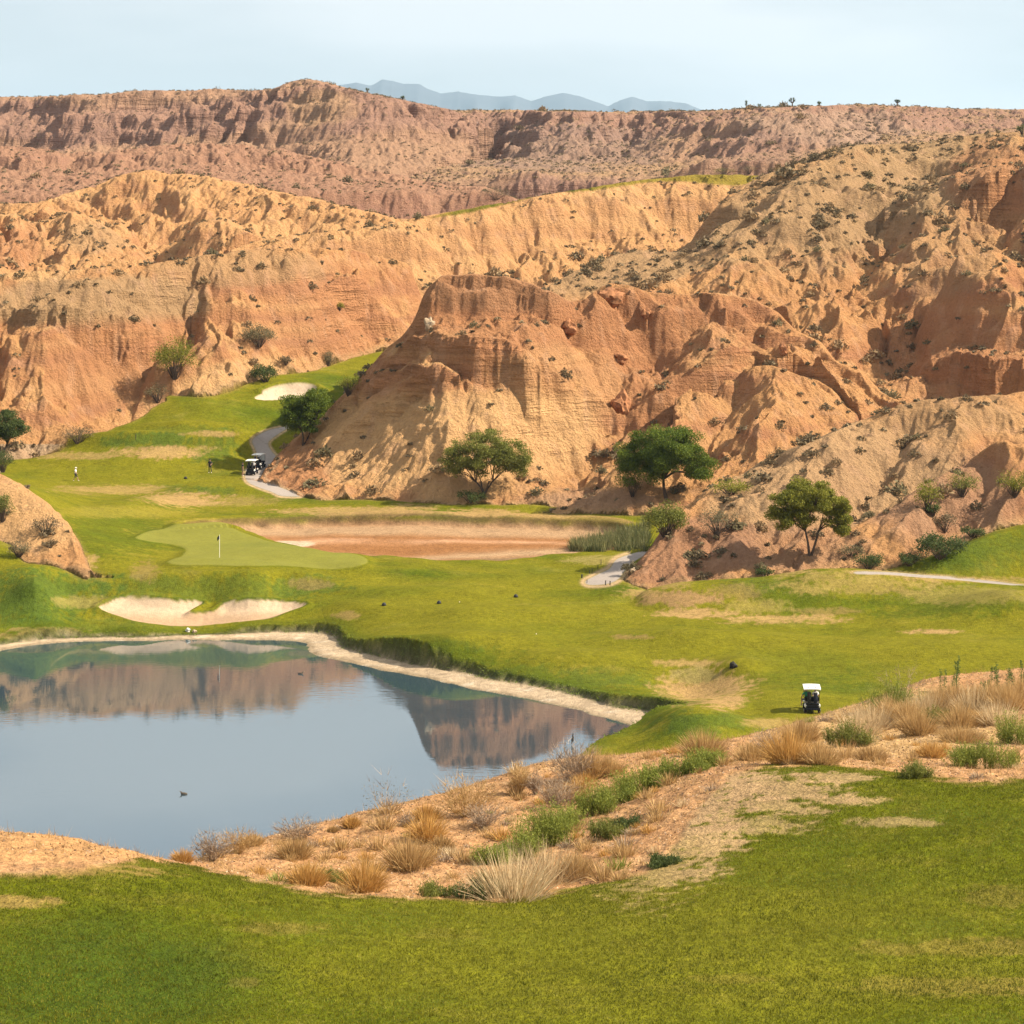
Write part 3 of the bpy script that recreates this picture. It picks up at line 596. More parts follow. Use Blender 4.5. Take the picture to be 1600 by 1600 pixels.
# ---- turf
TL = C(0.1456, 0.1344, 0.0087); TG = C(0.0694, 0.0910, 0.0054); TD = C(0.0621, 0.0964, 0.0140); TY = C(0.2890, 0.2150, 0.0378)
turf = ((np.isin(layer_id, TURF_LAYERS)) & (DD < 400) & (DD > 110)).astype(f32)
tA = fbm(XX / 7, YY / 4, 4); tB = fbm(XX / 16 + 5, YY / 9, 3); tC = fbm(XX / 1.6, YY / 1.1, 4, .6); tD = fbm(XX / .45, YY / .9, 3, .6)
tc = np.zeros_like(col); tc[:] = TG
def tmix(c, m):
    global tc
    tc += (c - tc) * m[..., None].astype(f32)
tmix(TL, sstep(-.35, .35, tB + .3 * tA + .25))
tmix(TD, sstep(.2, .8, tA - tB * .4) * .6)
tmix(TY, sstep(.2, .75, tA + .5 * tC) * .32)
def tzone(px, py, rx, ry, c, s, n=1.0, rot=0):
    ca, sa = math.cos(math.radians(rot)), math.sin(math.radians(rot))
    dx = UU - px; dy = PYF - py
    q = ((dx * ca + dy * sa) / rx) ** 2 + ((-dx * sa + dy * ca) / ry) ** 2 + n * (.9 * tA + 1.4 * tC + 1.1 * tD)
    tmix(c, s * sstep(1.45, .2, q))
# paler turf, and darker green painted where mound slopes fall into shade
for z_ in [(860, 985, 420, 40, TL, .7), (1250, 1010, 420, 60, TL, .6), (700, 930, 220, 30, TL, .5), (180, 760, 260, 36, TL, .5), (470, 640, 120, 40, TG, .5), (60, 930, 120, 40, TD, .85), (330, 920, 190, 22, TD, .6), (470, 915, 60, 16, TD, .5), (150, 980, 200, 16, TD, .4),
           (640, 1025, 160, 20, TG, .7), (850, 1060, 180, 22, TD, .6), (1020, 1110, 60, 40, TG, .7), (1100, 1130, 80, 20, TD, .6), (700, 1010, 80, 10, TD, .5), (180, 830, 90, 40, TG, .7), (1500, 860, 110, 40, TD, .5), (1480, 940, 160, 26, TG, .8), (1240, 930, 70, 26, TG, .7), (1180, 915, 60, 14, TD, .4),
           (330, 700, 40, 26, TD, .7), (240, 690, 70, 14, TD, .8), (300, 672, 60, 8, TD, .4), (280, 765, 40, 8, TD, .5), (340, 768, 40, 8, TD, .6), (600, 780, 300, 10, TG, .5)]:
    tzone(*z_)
# dry patches; dirt tone left of the turf mound also paints its shade
DRYC = C(0.3330, 0.2115, 0.0855); DIRT_SHADE = C(0.2790, 0.1665, 0.0765)
for z_ in [(290, 780, 70, 11, DRYC, .85), (180, 765, 90, 8, DRYC, .6), (380, 782, 60, 9, DRYC, .4), (250, 706, 70, 10, DRYC, .85), (120, 712, 80, 6, DRYC, .6), (330, 678, 40, 5, DRYC, .7), (320, 700, 25, 5, DRYC, .5), (480, 912, 36, 9, DIRT_SHADE, .4), (228, 893, 22, 15, DIRT_SHADE, .4),
           (540, 962, 26, 7, DRYC, .6), (1100, 1072, 72, 30, DRYC, .95), (1130, 1098, 34, 12, DRYC, .9), (1080, 1036, 60, 7, DRYC, .7), (1085, 1055, 40, 14, C(.24, .2, .06), .8), (1225, 968, 90, 8, DRYC, .8), (1090, 958, 70, 8, DRYC, .9), (1060, 935, 70, 12, DIRT_SHADE, .85), (1150, 925, 40, 14, DIRT_SHADE, .4), (1000, 928, 40, 8, DRYC, .6), (1030, 910, 50, 10, DRYC, .5),
           (1455, 987, 45, 4, DRYC, .9), (1230, 893, 40, 6, DRYC, .6), (1340, 910, 120, 20, C(.28, .2, .06), .7), (1520, 930, 120, 14, C(.27, .2, .06), .5), (1180, 948, 60, 10, C(.30, .22, .07), .5), (985, 995, 30, 4, DIRT_SHADE, .5), (1200, 1130, 40, 8, DRYC, .6), (560, 800, 120, 9, DRYC, .75), (760, 802, 60, 7, DRYC, .85), (640, 794, 40, 7, DRYC, .7), (850, 806, 60, 5, DRYC, .7),
           (130, 940, 50, 10, C(.3, .22, .07), .5), (70, 985, 60, 6, DRYC, .6), (20, 995, 50, 6, DRYC, .7), (1510, 905, 120, 5, DRYC, .5), (930, 875, 50, 7, C(.3, .23, .08), .6), (130, 880, 22, 14, DRYC, .8), (1290, 955, 50, 6, DIRT_SHADE, .4), (330, 815, 60, 5, TY, .6), (200, 800, 120, 10, TY, .4)]:
    tzone(*z_)
tmask = blur(turf, 1, 1)
tmask = sstep(.3, .7, tmask + .25 * tC * ((tmask > .05) & (tmask < .95)))
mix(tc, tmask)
# dusty fringe where turf meets the hills
fr = blur(turf, 5, 5); mix(STRAW, sstep(.02, .5, fr) * (1 - tmask) * .55 * ((DD > 205) & (DD < 400)))
mix(DRYC, sstep(.99, .6, fr) * tmask * .35 * (.5 + tC) * ((DD > 205) & (DD < 400)))

# tee turf high on the slope
tee = img_sd_f = None
def fin_sd(pts, dmin, dmax, margin=30, aspect=1.0):
    xs = [p[0] for p in pts]; ys = [p[1] for p in pts]
    sel = (DD > dmin) & (DD < dmax) & (UU > min(xs) - margin) & (UU < max(xs) + margin) & (PYF > min(ys) - margin) & (PYF < max(ys) + margin)
    return poly_sd([(x, y * aspect) for x, y in smooth_poly(pts)], UU, PYF * aspect, sel)
TEE = [(668, 342), (700, 330), (740, 324), (775, 312), (800, 296), (830, 288), (900, 284), (960, 280), (1020, 268), (1090, 264), (1180, 264), (1205, 280), (1150, 290), (1060, 284), (1000, 287), (930, 298), (860, 302), (800, 317), (745, 330), (700, 338)]
ts = fin_sd(TEE, 405, 500, 30, 2.0) + 5 * nB
m_tee = sstep(2, -4, ts) * (layer_id != 3)
tzc = TY * .9 + (TG - TY * .9) * sstep(.6, -.2, ((UU - 850) / 110) ** 2 + .8 * nB - .2)[..., None]
tzc = tzc + (TG - tzc) * (sstep(1, .3, ((UU - 740) / 40) ** 2 + nB) * .5)[..., None]
col += (tzc - col) * m_tee[..., None].astype(f32)
# putting green
gc = C(.168, .165, .032) * (1 + .10 * fbm(XX / 6, YY / 6, 3))[..., None]
col += (gc - col) * (m_green * turf * .85)[..., None].astype(f32)
collar = np.exp(-((g_sd - 3) / 2.2) ** 2) * (g_sd < 50); mix(TG * .9, collar * .35)
# bunkers
sand_c = C(.36, .24, .145) + (C(.46, .345, .235) - C(.36, .24, .145)) * sstep(965, 940, PY0 + 4 * tC)[..., None]  # brighter light on the back face painted as paler sand
col += (sand_c - col) * m_bunk[..., None].astype(f32)
mix(C(.42, .33, .24), m_bunk2 * (layer_id == 0))
rim = np.exp(-((b1 - 2.2) / 2.0) ** 2) * (b1 < 30); mix(TD * .9, rim * .5 * (PY0 < 972))
# dry pond: red silt, pale salt lines
silt = C(.235, .108, .042); salt = C(.35, .235, .135); mud = C(0.1800, 0.1215, 0.0675)
dc = np.zeros_like(col); dc[:] = silt
def dmix(c, m):
    global dc
    dc += (c - dc) * m[..., None].astype(f32)
wv = 5 * fbm(XX / 12, YY / 12, 3)
dmix(salt, sstep(14, 3, np.abs(PY0 - 818 + wv * .6)) * .75)
dmix(salt, np.exp(-((PY0 - np.interp(UU, [300, 500, 620, 720, 900], [845, 858, 862, 856, 850]) + wv * .5) / 4.5) ** 2) * .85)
dmix(C(.45, .26, .15), np.exp(-((PY0 - 836 + wv) / 3.5) ** 2) * .7 * sstep(.0, .5, nA + .4))
dmix(mud, sstep(1.1, .5, ((UU - 815) / 130) ** 2 + ((PY0 - 866) / 9) ** 2) * .85)
dmix(salt, sstep(.25, .6, fbm(XX / 7, YY / 2, 4)) * .2)
dmix(C(.42, .32, .22), sstep(1.2, .6, ((UU - 450) / 42) ** 2 + ((PY0 - 838) / 5) ** 2 + .6 * tC))
dmix(C(.08, .05, .03), sstep(1.1, .8, ((UU - 420) / 14) ** 2 + ((PY0 - 844) / 2.6) ** 2 + .8 * tC))
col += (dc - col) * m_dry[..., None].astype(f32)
dbank = np.exp(-((dry_sd - 2) / 4.0) ** 2) * (dry_sd < 60) * (PY0 < 822); mix(C(.10, .065, .03), dbank * .75); mix(DRYC * .9, np.exp(-((dry_sd - 12) / 7) ** 2) * (dry_sd < 60) * (PY0 < 822) * .7 * (UU > 500))  # dark band paints the shade below the far bank
# beach and bank of the pond
bc = C(.385, .29, .19) * (1 + .22 * fbm(XX / 1.2, YY / .7, 4))[..., None]
wet = sstep(.9, .1, pond_sd + .5 * nB)
bc = bc + (C(.20, .15, .09) - bc) * (wet * .7)[..., None]
bc = bc + (C(.50, .42, .32) - bc) * (sstep(.15, .5, fbm(XX / 2.5, YY / 1.0 + 7, 4)) * .6)[..., None]
col += (bc - col) * np.clip(m_beach, 0, 1)[..., None].astype(f32)
bk = np.exp(-((pond_sd - bw - .15) / .38) ** 2) * far_side; mix(C(.035, .045, .012), np.where(pond_sd < 900, bk, 0) * .85)  # shade under the bank's overhang painted as a dark line
mix(TG * .85, np.where(pond_sd < 900, np.exp(-((pond_sd - bw - 1.2) / .8) ** 2) * far_side * .6, 0) * turf)
mix(C(.10, .10, .07), ((pond_sd < 0) & far_side).astype(f32) * .9)
# cart paths
P1 = [(470, 650), (447, 665), (420, 672), (400, 682), (394, 690), (398, 700), (402, 712), (400, 722), (384, 738), (386, 752), (400, 760), (425, 769), (440, 775), (472, 775), (450, 766), (425, 756), (413, 748), (412, 742), (428, 728), (432, 715), (424, 704), (419, 692), (432, 680), (452, 668), (480, 655)]
P2 = [(1000, 862), (965, 873), (953, 888), (935, 897), (915, 908), (922, 914), (950, 912), (966, 905), (975, 893), (990, 878), (1012, 864)]
P3 = [(1340, 893), (1390, 894), (1440, 898), (1500, 903), (1560, 909), (1620, 916), (2020, 958), (2020, 970), (1620, 923), (1560, 916), (1500, 909), (1440, 903), (1390, 898), (1340, 897)]
p1 = fin_sd(P1, 262, 335, 30, 1.6); p2 = fin_sd(P2, 205, 245, 30, 1.6); p3 = fin_sd(P3, 214.5, 232, 30, 3)
m_path = np.maximum(np.maximum(sstep(1.2, -1.2, p1), sstep(1.2, -1.2, p2)), sstep(1.2, -1.2, p3)) * np.isin(layer_id, TURF_LAYERS)
edge = np.maximum(np.maximum(np.exp(-((p1 - 2.5) / 2.2) ** 2), np.exp(-((p2 - 4) / 4) ** 2) * (UU < 985)), np.exp(-((p3 - 4) / 3) ** 2) * .6)
mix(C(.46, .31, .18), np.where(edge > .02, edge, 0) * .8)
mix(C(.29, .25, .22), m_path)
seam = (np.abs(((XX * .3 + YY) / 2.6) % 1 - .5) > .48); mix(C(.2, .17, .15), m_path * seam * .5)
# ---- near hill
nr = m_near.astype(f32) * (DD < 132)
lawn = np.zeros_like(col); lawn[:] = C(.088, .098, .003)
gA = fbm(XX / 5, YY / 5, 3); gB = fbm(XX / .5, YY / .5, 4, .65); gC = fbm(XX / 1.7, YY / 1.7, 4, .6); gD = fbm(XX / .16, YY / .16, 3, .6)
def lmix(c, m):
    global lawn
    lawn += (c - lawn) * m[..., None].astype(f32)
lmix(C(.055, .076, .006), sstep(-.1, .5, gA + .5 * gB) * .6)
lmix(C(.135, .125, .01), sstep(.0, .5, gC - .3 * gA) * .55)
lmix(C(.06, .085, .012), sstep(.0, .6, gD + .4 * gB) * .45)
lmix(C(.25, .215, .05), sstep(.15, .6, -gD + .3 * gC) * .4)
PYc = np.clip(PYF, 0, 3000)
def lz(px, py, rx, ry, c, s, rot=0, n=1.0):
    ca, sa = math.cos(math.radians(rot)), math.sin(math.radians(rot))
    dx = UU - px; dy = PYc - py
    q = ((dx * ca + dy * sa) / rx) ** 2 + ((-dx * sa + dy * ca) / ry) ** 2 + n * (1.5 * gB + 1.3 * gC + .5 * gD)
    lmix(c, s * sstep(1.45, .35, q))
THATCH = C(0.3240, 0.2115, 0.1080); BROWN = C(0.2520, 0.1530, 0.0540)
for z_ in [(1040, 1310, 120, 85, THATCH, .95, -35), (1110, 1250, 90, 42, THATCH, .95, -20), (1180, 1225, 150, 22, THATCH, .8, 5), (1210, 1260, 80, 14, THATCH, .7, 5), (1330, 1250, 60, 8, THATCH, .6), (1300, 1215, 60, 10, THATCH, .7), (1400, 1285, 70, 8, THATCH, .5), (980, 1350, 120, 16, THATCH, .9, -12), (1190, 1290, 90, 14, THATCH, .55),
           (1490, 1480, 130, 14, BROWN, .38), (1480, 1540, 150, 16, BROWN, .42), (380, 1535, 26, 8, BROWN, .5), (440, 1450, 70, 10, BROWN, .3), (30, 1410, 70, 10, BROWN, .6), (1150, 1530, 60, 8, BROWN, .3), (700, 1460, 60, 10, BROWN, .2), (100, 1360, 160, 12, BROWN, .6), (1560, 1400, 60, 20, BROWN, .25)]:
    lz(*z_)
lmix(C(.15, .138, .011), sstep(1.3, .2, ((UU - 1000) / 620) ** 2 + ((PYc - 1480) / 150) ** 2 + .7 * gA) * .5)  # sunlit middle of the lawn painted lighter
lmix(C(.042, .066, .006), sstep(1.7, -.1, ((UU - 150) / 260) ** 2 + ((PYc - 1540) / 110) ** 2 + .6 * gA + .5 * gB) * .95)  # shading of the rolling lawn's lower left painted in
scr = np.zeros_like(col); scr[:] = C(.35, .19, .088)
def smix(c, m):
    global scr
    scr += (c - scr) * m[..., None].astype(f32)
smix(C(.43, .27, .14), sstep(-.1, .5, gC) * .6); smix(C(.22, .115, .058), sstep(.1, .6, gB - .2 * gC) * .6); smix(C(.46, .31, .18), sstep(.2, .6, gD) * .4)
smix(C(.36, .20, .085), sstep(1.2, .4, ((UU - 60) / 220) ** 2 + ((PYc - 1325) / 26) ** 2 + .4 * gB) * .8)
smix(C(.40, .27, .12), sstep(1.2, .4, ((UU - 1400) / 260) ** 2 + ((PYc - 1130) / 60) ** 2 + .6 * gB) * .6)
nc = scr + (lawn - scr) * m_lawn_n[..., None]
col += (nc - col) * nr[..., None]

m_bunk2 = m_bunk2 * (layer_id == 0); turf_f = np.clip(np.maximum(tmask * (1 - np.clip(m_dry + m_bunk + m_bunk2 + np.clip(m_beach, 0, 1) + m_path, 0, 1)) * (1 - nr), nr * m_lawn_n), 0, 1).astype(f32)
smoothness = np.clip(m_path + m_green * .8 + m_bunk * .7 + m_bunk2 * .7, 0, 1).astype(f32)

# ------------------------------------------------------------------ split the sheet into the places it shows
HILLS, LAWNC, GREENC, BUNKC, DRYCL, BEACH, PATH, SCRUB = range(8)
cls = np.full((nD, nU), HILLS, np.int8)
cls[(tmask > .5) | (m_tee > .5)] = LAWNC
cls[(pond_sd < 900) & (DD < 226) & (DD > 110) & (m_beach > .5)] = BEACH
cls[(m_dry > .5)] = DRYCL
cls[(m_green > .5)] = GREENC
cls[(m_bunk > .5) | (m_bunk2 > .5)] = BUNKC
cls[(m_path > .5)] = PATH
cls[nr > .5] = np.where(m_lawn_n > .5, LAWNC, SCRUB)[nr > .5]
cls[(DD < 150) & (nr < .5)] = BEACH
gx, gy = grad(H)
nn = 1 / np.sqrt(gx * gx + gy * gy + 1)
NRM = np.stack([-gx * nn, -gy * nn, nn], -1).reshape(-1, 3).astype(f32)
VERT = np.stack([XX, YY, H], -1).reshape(-1, 3).astype(f32)
ii, jj = np.meshgrid(np.arange(nD - 1), np.arange(nU - 1), indexing='ij')
q0 = (ii * nU + jj).ravel()
QUADS = np.stack([q0, q0 + 1, q0 + 1 + nU, q0 + nU], 1)
QCLS = cls[:-1, :-1].ravel()
COLF = np.concatenate([np.clip(col, 0, 1).reshape(-1, 3), np.ones((nD * nU, 1), f32)], 1).astype(f32)
TURF_F = turf_f.ravel(); SMOO = smoothness.ravel(); ROCKY = (rock * (1 - tmask)).ravel().astype(f32)

def grid_object(name, sel, material):
    q = QUADS[sel]
    used, inv = np.unique(q.ravel(), return_inverse=True)
    me = bpy.data.meshes.new(name)
    nv, nq = len(used), len(q)
    me.vertices.add(nv); me.vertices.foreach_set('co', VERT[used].ravel())
    me.loops.add(nq * 4); me.loops.foreach_set('vertex_index', inv.astype(np.int32).ravel())
    me.polygons.add(nq); me.polygons.foreach_set('loop_start', np.arange(0, nq * 4, 4, dtype=np.int32))
    me.polygons.foreach_set('use_smooth', np.ones(nq, bool))
    me.update(calc_edges=True)
    a = me.attributes.new('col', 'FLOAT_COLOR', 'POINT'); a.data.foreach_set('color', COLF[used].ravel())
    for nm, arr in (('turf', TURF_F), ('even', SMOO), ('rocky', ROCKY)):
        a = me.attributes.new(nm, 'FLOAT', 'POINT'); a.data.foreach_set('value', arr[used])
    me.normals_split_custom_set_from_vertices(NRM[used].tolist())
    me.materials.append(material)
    o = bpy.data.objects.new(name, me); COL.objects.link(o)
    o['kind'] = 'structure'
    return o

# ------------------------------------------------------------------ materials
class NT:
    def __init__(self, name):
        self.m = bpy.data.materials.new(name); self.m.use_nodes = True
        self.t = self.m.node_tree; self.t.nodes.clear()
        self.out = self.n('ShaderNodeOutputMaterial')
    def n(self, typ, ins=None, **kw):
        nd = self.t.nodes.new(typ)
        for k, v in kw.items(): setattr(nd, k, v)
        for k, v in (ins or {}).items():
            s = nd.inputs[k]
            if isinstance(v, bpy.types.NodeSocket): self.t.links.new(v, s)
            else: s.default_value = v
        return nd
    def noise(self, scale, detail=4, rough=.55, vec=None):
        return self.n('ShaderNodeTexNoise', {'Scale': scale, 'Detail': detail, 'Roughness': rough, **({'Vector': vec} if vec else {})}).outputs['Fac']
    def math(self, op, a, b=0.0, c=0.0, clamp=False):
        nd = self.t.nodes.new('ShaderNodeMath'); nd.operation = op; nd.use_clamp = clamp
        for i, v in enumerate((a, b, c)):
            if isinstance(v, bpy.types.NodeSocket): self.t.links.new(v, nd.inputs[i])
            else: nd.inputs[i].default_value = v
        return nd.outputs[0]
    def ramp(self, v, a, b, lo=0.0, hi=1.0):
        return self.n('ShaderNodeMapRange', {'Value': v, 'From Min': a, 'From Max': b, 'To Min': lo, 'To Max': hi}).outputs[0]
    def mixc(self, fac, a, b, mode='MIX'):
        nd = self.t.nodes.new('ShaderNodeMix'); nd.data_type = 'RGBA'; nd.blend_type = mode
        for s, v in ((nd.inputs[0], fac), (nd.inputs[6], a), (nd.inputs[7], b)):
            if isinstance(v, bpy.types.NodeSocket): self.t.links.new(v, s)
            else: s.default_value = v if isinstance(v, float) else (*v[:3], 1)
        return nd.outputs[2]
    def link(self, a, b): self.t.links.new(a, b)

def ground_material():
    k = NT('ground')
    co = k.n('ShaderNodeTexCoord').outputs['Object']
    at = lambda nm: k.n('ShaderNodeAttribute', attribute_name=nm)
    c = at('col').outputs['Color']; turf_a = at('turf').outputs['Fac']; even = at('even').outputs['Fac']; rocky = at('rocky').outputs['Fac']
    n1 = k.noise(2.6, 5, .65, co); n2 = k.noise(.55, 5, .6, co); n3 = k.noise(11, 3, .6, co); n4 = k.noise(.9, 8, .74, co)
    amp = k.math('SUBTRACT', k.math('SUBTRACT', 1.0, k.math('MULTIPLY', even, .75)), k.math('MULTIPLY', rocky, .6))
    v = k.math('ADD', k.math('MULTIPLY', k.math('SUBTRACT', n1, .5), 1.3), k.math('MULTIPLY', k.math('SUBTRACT', n3, .5), 1.2))
    v = k.math('ADD', v, k.math('MULTIPLY', k.math('SUBTRACT', n2, .5), .7))
    v = k.math('ADD', 1.0, k.math('MULTIPLY', v, amp))
    v = k.math('MAXIMUM', v, .25)
    cc = k.n('ShaderNodeVectorMath', {0: c, 1: k.n('ShaderNodeCombineXYZ', {0: v, 1: v, 2: v}).outputs[0]}, operation='MULTIPLY').outputs[0]
    # grey stones and litter on the hills
    sp = k.ramp(k.noise(1.7, 4, .7, co), .60, .68)
    cc = k.mixc(k.math('MULTIPLY', k.math('MULTIPLY', sp, rocky), .45), cc, (.20, .125, .075))
    # beds of harder and softer rock, seen where the ground is steep; coarser on the far mesa
    sx = k.n('ShaderNodeSeparateXYZ', {0: co}); far = k.ramp(sx.outputs[1], 480, 640)
    def beds(s):
        return k.noise(1.0, 4, .65, k.n('ShaderNodeMapping', {'Vector': co, 'Scale': (.13 * s, .13 * s, 1.15 * s)}).outputs[0])
    bed = k.n('ShaderNodeMix', {0: far, 2: beds(1.0), 3: beds(.30)}).outputs[0]
    fl = k.noise(1.0, 3, .6, k.n('ShaderNodeMapping', {'Vector': co, 'Scale': (.9, .9, .10)}).outputs[0])
    steep = k.math('MULTIPLY', k.ramp(k.n('ShaderNodeSeparateXYZ', {0: k.n('ShaderNodeNewGeometry').outputs['True Normal']}).outputs[2], .58, .32), k.math('MULTIPLY', rocky, k.math('MAXIMUM', k.ramp(k.noise(.035, 3, .5, co), .42, .6), k.math('MULTIPLY', far, .8))))
    bedm = k.math('MULTIPLY', k.math('SUBTRACT', bed, .5), k.math('MULTIPLY', steep, 1.5))
    bv = k.math('MAXIMUM', k.math('ADD', 1.0, bedm), .3)
    cc = k.n('ShaderNodeVectorMath', {0: cc, 1: k.n('ShaderNodeCombineXYZ', {0: bv, 1: bv, 2: bv}).outputs[0]}, operation='MULTIPLY').outputs[0]
    bs = k.n('ShaderNodeBsdfPrincipled', {'Base Color': cc, 'Roughness': .95, 'Specular IOR Level': .04})
    hgt = k.math('ADD', k.math('MULTIPLY', k.math('ADD', n4, k.math('MULTIPLY', n1, .5)), k.math('MULTIPLY', rocky, .95)), k.math('MULTIPLY', n3, k.ramp(turf_a, 0, 1, .07, .09)))
    hgt = k.math('ADD', hgt, k.math('MULTIPLY', n1, .12))
    hgt = k.math('ADD', hgt, k.math('MULTIPLY', k.math('ADD', k.math('MULTIPLY', bed, 1.6), k.math('MULTIPLY', fl, .6)), k.math('MULTIPLY', steep, k.math('ADD', 1.0, k.math('MULTIPLY', far, 2.5)))))
    bp = k.n('ShaderNodeBump', {'Strength': k.math('SUBTRACT', 1.0, k.math('MULTIPLY', even, .75)), 'Distance': 1.0, 'Height': hgt})
    k.link(bp.outputs[0], bs.inputs['Normal'])
    k.link(bs.outputs[0], k.out.inputs['Surface'])
    return k.m
GROUND = ground_material()
for name, kk in (('hills', HILLS), ('lawn', LAWNC), ('putting_green', GREENC), ('sand_bunker', BUNKC), ('dry_pond_bed', DRYCL), ('pond_beach', BEACH), ('cart_path', PATH), ('scrub_ground', SCRUB)):
    grid_object(name, QCLS == kk, GROUND)

def water_material():
    k = NT('water')
    co = k.n('ShaderNodeTexCoord').outputs['Object']
    mp = k.n('ShaderNodeMapping', {'Vector': co, 'Scale': (.4, 1.0, 1)}).outputs[0]
    a = k.noise(2.4, 3, .5, mp); b = k.noise(.35, 3, .5, co); w = k.noise(.05, 2, .5, co)
    calm = k.ramp(w, .42, .62, .25, 1.25)
    h = k.math('MULTIPLY', a, calm)
    bp = k.n('ShaderNodeBump', {'Strength': 1.0, 'Distance': .0035, 'Height': h})
    fr = k.n('ShaderNodeFresnel', {'IOR': 4.6, 'Normal': bp.outputs[0]}).outputs[0]
    gl = k.n('ShaderNodeBsdfGlossy', {'Color': (.95, .975, 1, 1), 'Roughness': .015, 'Normal': bp.outputs[0]})
    df = k.n('ShaderNodeBsdfDiffuse', {'Color': (.03, .055, .07, 1)})
    mx = k.n('ShaderNodeMixShader', {0: fr})
    k.link(df.outputs[0], mx.inputs[1]); k.link(gl.outputs[0], mx.inputs[2]); k.link(mx.outputs[0], k.out.inputs['Surface'])
    return k.m
me = bpy.data.meshes.new('pond_water')
me.from_pydata([(-90, 108, 0), (20, 108, 0), (20, 222, 0), (-90, 222, 0)], [], [(0, 1, 2, 3)])
me.materials.append(water_material())
o = bpy.data.objects.new('pond_water', me); COL.objects.link(o); o['kind'] = 'structure'

# ------------------------------------------------------------------ far mountains
def mountains():
    pts = [(380, 178), (420, 160), (470, 150), (500, 140), (530, 133), (557, 129), (580, 134), (597, 124), (612, 126), (630, 131), (655, 131), (668, 139), (690, 146), (715, 143), (745, 148), (780, 151), (805, 149), (830, 158), (855, 150), (880, 145), (905, 150), (950, 166), (970, 156), (988, 151), (1010, 158), (1040, 158), (1070, 161), (1095, 171), (1130, 180)]
    d0 = 18000.0
    us = np.linspace(360, 1160, 330); n = 26
    cy = np.interp(us, [p[0] for p in pts], [p[1] for p in pts]) + 1.0 * fbm(us / 9.0, us * 0, 4, .6)
    V = []; Fc = []
    for j in range(n):
        t = j / (n - 1)
        for i, u in enumerate(us):
            d = d0 - 3000 * t
            top = pz(cy[i], d0)
            sp = .5 + .5 * float(np.sin(u / 17.0 + 2.5 * np.sin(u / 41.0)))
            h = 30 + (top - 30) * (1 - t) ** (.9 + .9 * sp)
            V.append(((u - 800) / F * d0 + 0, d, h))
    m = len(us)
    for i in range(m):
        V.append(((us[i] - 800) / F * d0, d0 + 2400, 10))
    for j in range(n - 1):
        for i in range(m - 1):
            Fc.append((j * m + i, (j + 1) * m + i, (j + 1) * m + i + 1, j * m + i + 1))
    for i in range(m - 1):
        Fc.append((n * m + i, i, i + 1, n * m + i + 1))
    me = bpy.data.meshes.new('far_mountains'); me.from_pydata(V, [], Fc); me.update()
    for p in me.polygons: p.use_smooth = True
    k = NT('mountain_rock')
    nz = k.noise(.004, 5, .6)
    bs = k.n('ShaderNodeBsdfPrincipled', {'Base Color': k.mixc(nz, (.04, .05, .07), (.07, .075, .085)), 'Roughness': 1.0})
    k.link(bs.outputs[0], k.out.inputs['Surface'])
    me.materials.append(k.m)
    o = bpy.data.objects.new('far_mountains', me); COL.objects.link(o); o['kind'] = 'structure'
mountains()

# ------------------------------------------------------------------ sky, sun, air, camera
SUN_EL, SUN_AZ = math.radians(40), math.radians(-6)         # azimuth from +X towards +Y
sd = Vector((math.cos(SUN_EL) * math.cos(SUN_AZ), math.cos(SUN_EL) * math.sin(SUN_AZ), math.sin(SUN_EL)))
lamp = bpy.data.lights.new('sun', 'SUN'); lamp.energy = 5.0; lamp.angle = math.radians(.5); lamp.color = (1, .88, .70)
so = bpy.data.objects.new('sun', lamp); COL.objects.link(so); so.rotation_euler = sd.to_track_quat('Z', 'Y').to_euler(); so.location = (200, 0, 300)
w = bpy.data.worlds.new('World'); scene.world = w; w.use_nodes = True
nt = w.node_tree; nt.nodes.clear()
sky = nt.nodes.new('ShaderNodeTexSky'); sky.sky_type = 'NISHITA'; sky.sun_disc = False; sky.sun_elevation = SUN_EL; sky.sun_rotation = math.pi / 2 - SUN_AZ
sky.air_density = 1.0; sky.dust_density = 1.6; sky.ozone_density = 1.2
tc_ = nt.nodes.new('ShaderNodeTexCoord')
mp = nt.nodes.new('ShaderNodeMapping'); mp.inputs['Scale'].default_value = (1, 1, 4.5); nt.links.new(tc_.outputs['Generated'], mp.inputs['Vector'])
nz = nt.nodes.new('ShaderNodeTexNoise'); nz.inputs['Scale'].default_value = 3.2; nz.inputs['Detail'].default_value = 5; nz.inputs['Roughness'].default_value = .5; nt.links.new(mp.outputs[0], nz.inputs['Vector'])
mr = nt.nodes.new('ShaderNodeMapRange'); mr.inputs['From Min'].default_value = .42; mr.inputs['From Max'].default_value = .60; mr.inputs['To Min'].default_value = .56; mr.inputs['To Max'].default_value = .95; nt.links.new(nz.outputs['Fac'], mr.inputs['Value'])
mx = nt.nodes.new('ShaderNodeMix'); mx.data_type = 'RGBA'; nt.links.new(mr.outputs[0], mx.inputs[0]); nt.links.new(sky.outputs[0], mx.inputs[6]); mx.inputs[7].default_value = (7.6, 7.6, 7.5, 1)
bg = nt.nodes.new('ShaderNodeBackground'); bg.inputs['Strength'].default_value = .064; nt.links.new(mx.outputs[2], bg.inputs['Color'])
wo = nt.nodes.new('ShaderNodeOutputWorld'); nt.links.new(bg.outputs[0], wo.inputs['Surface'])

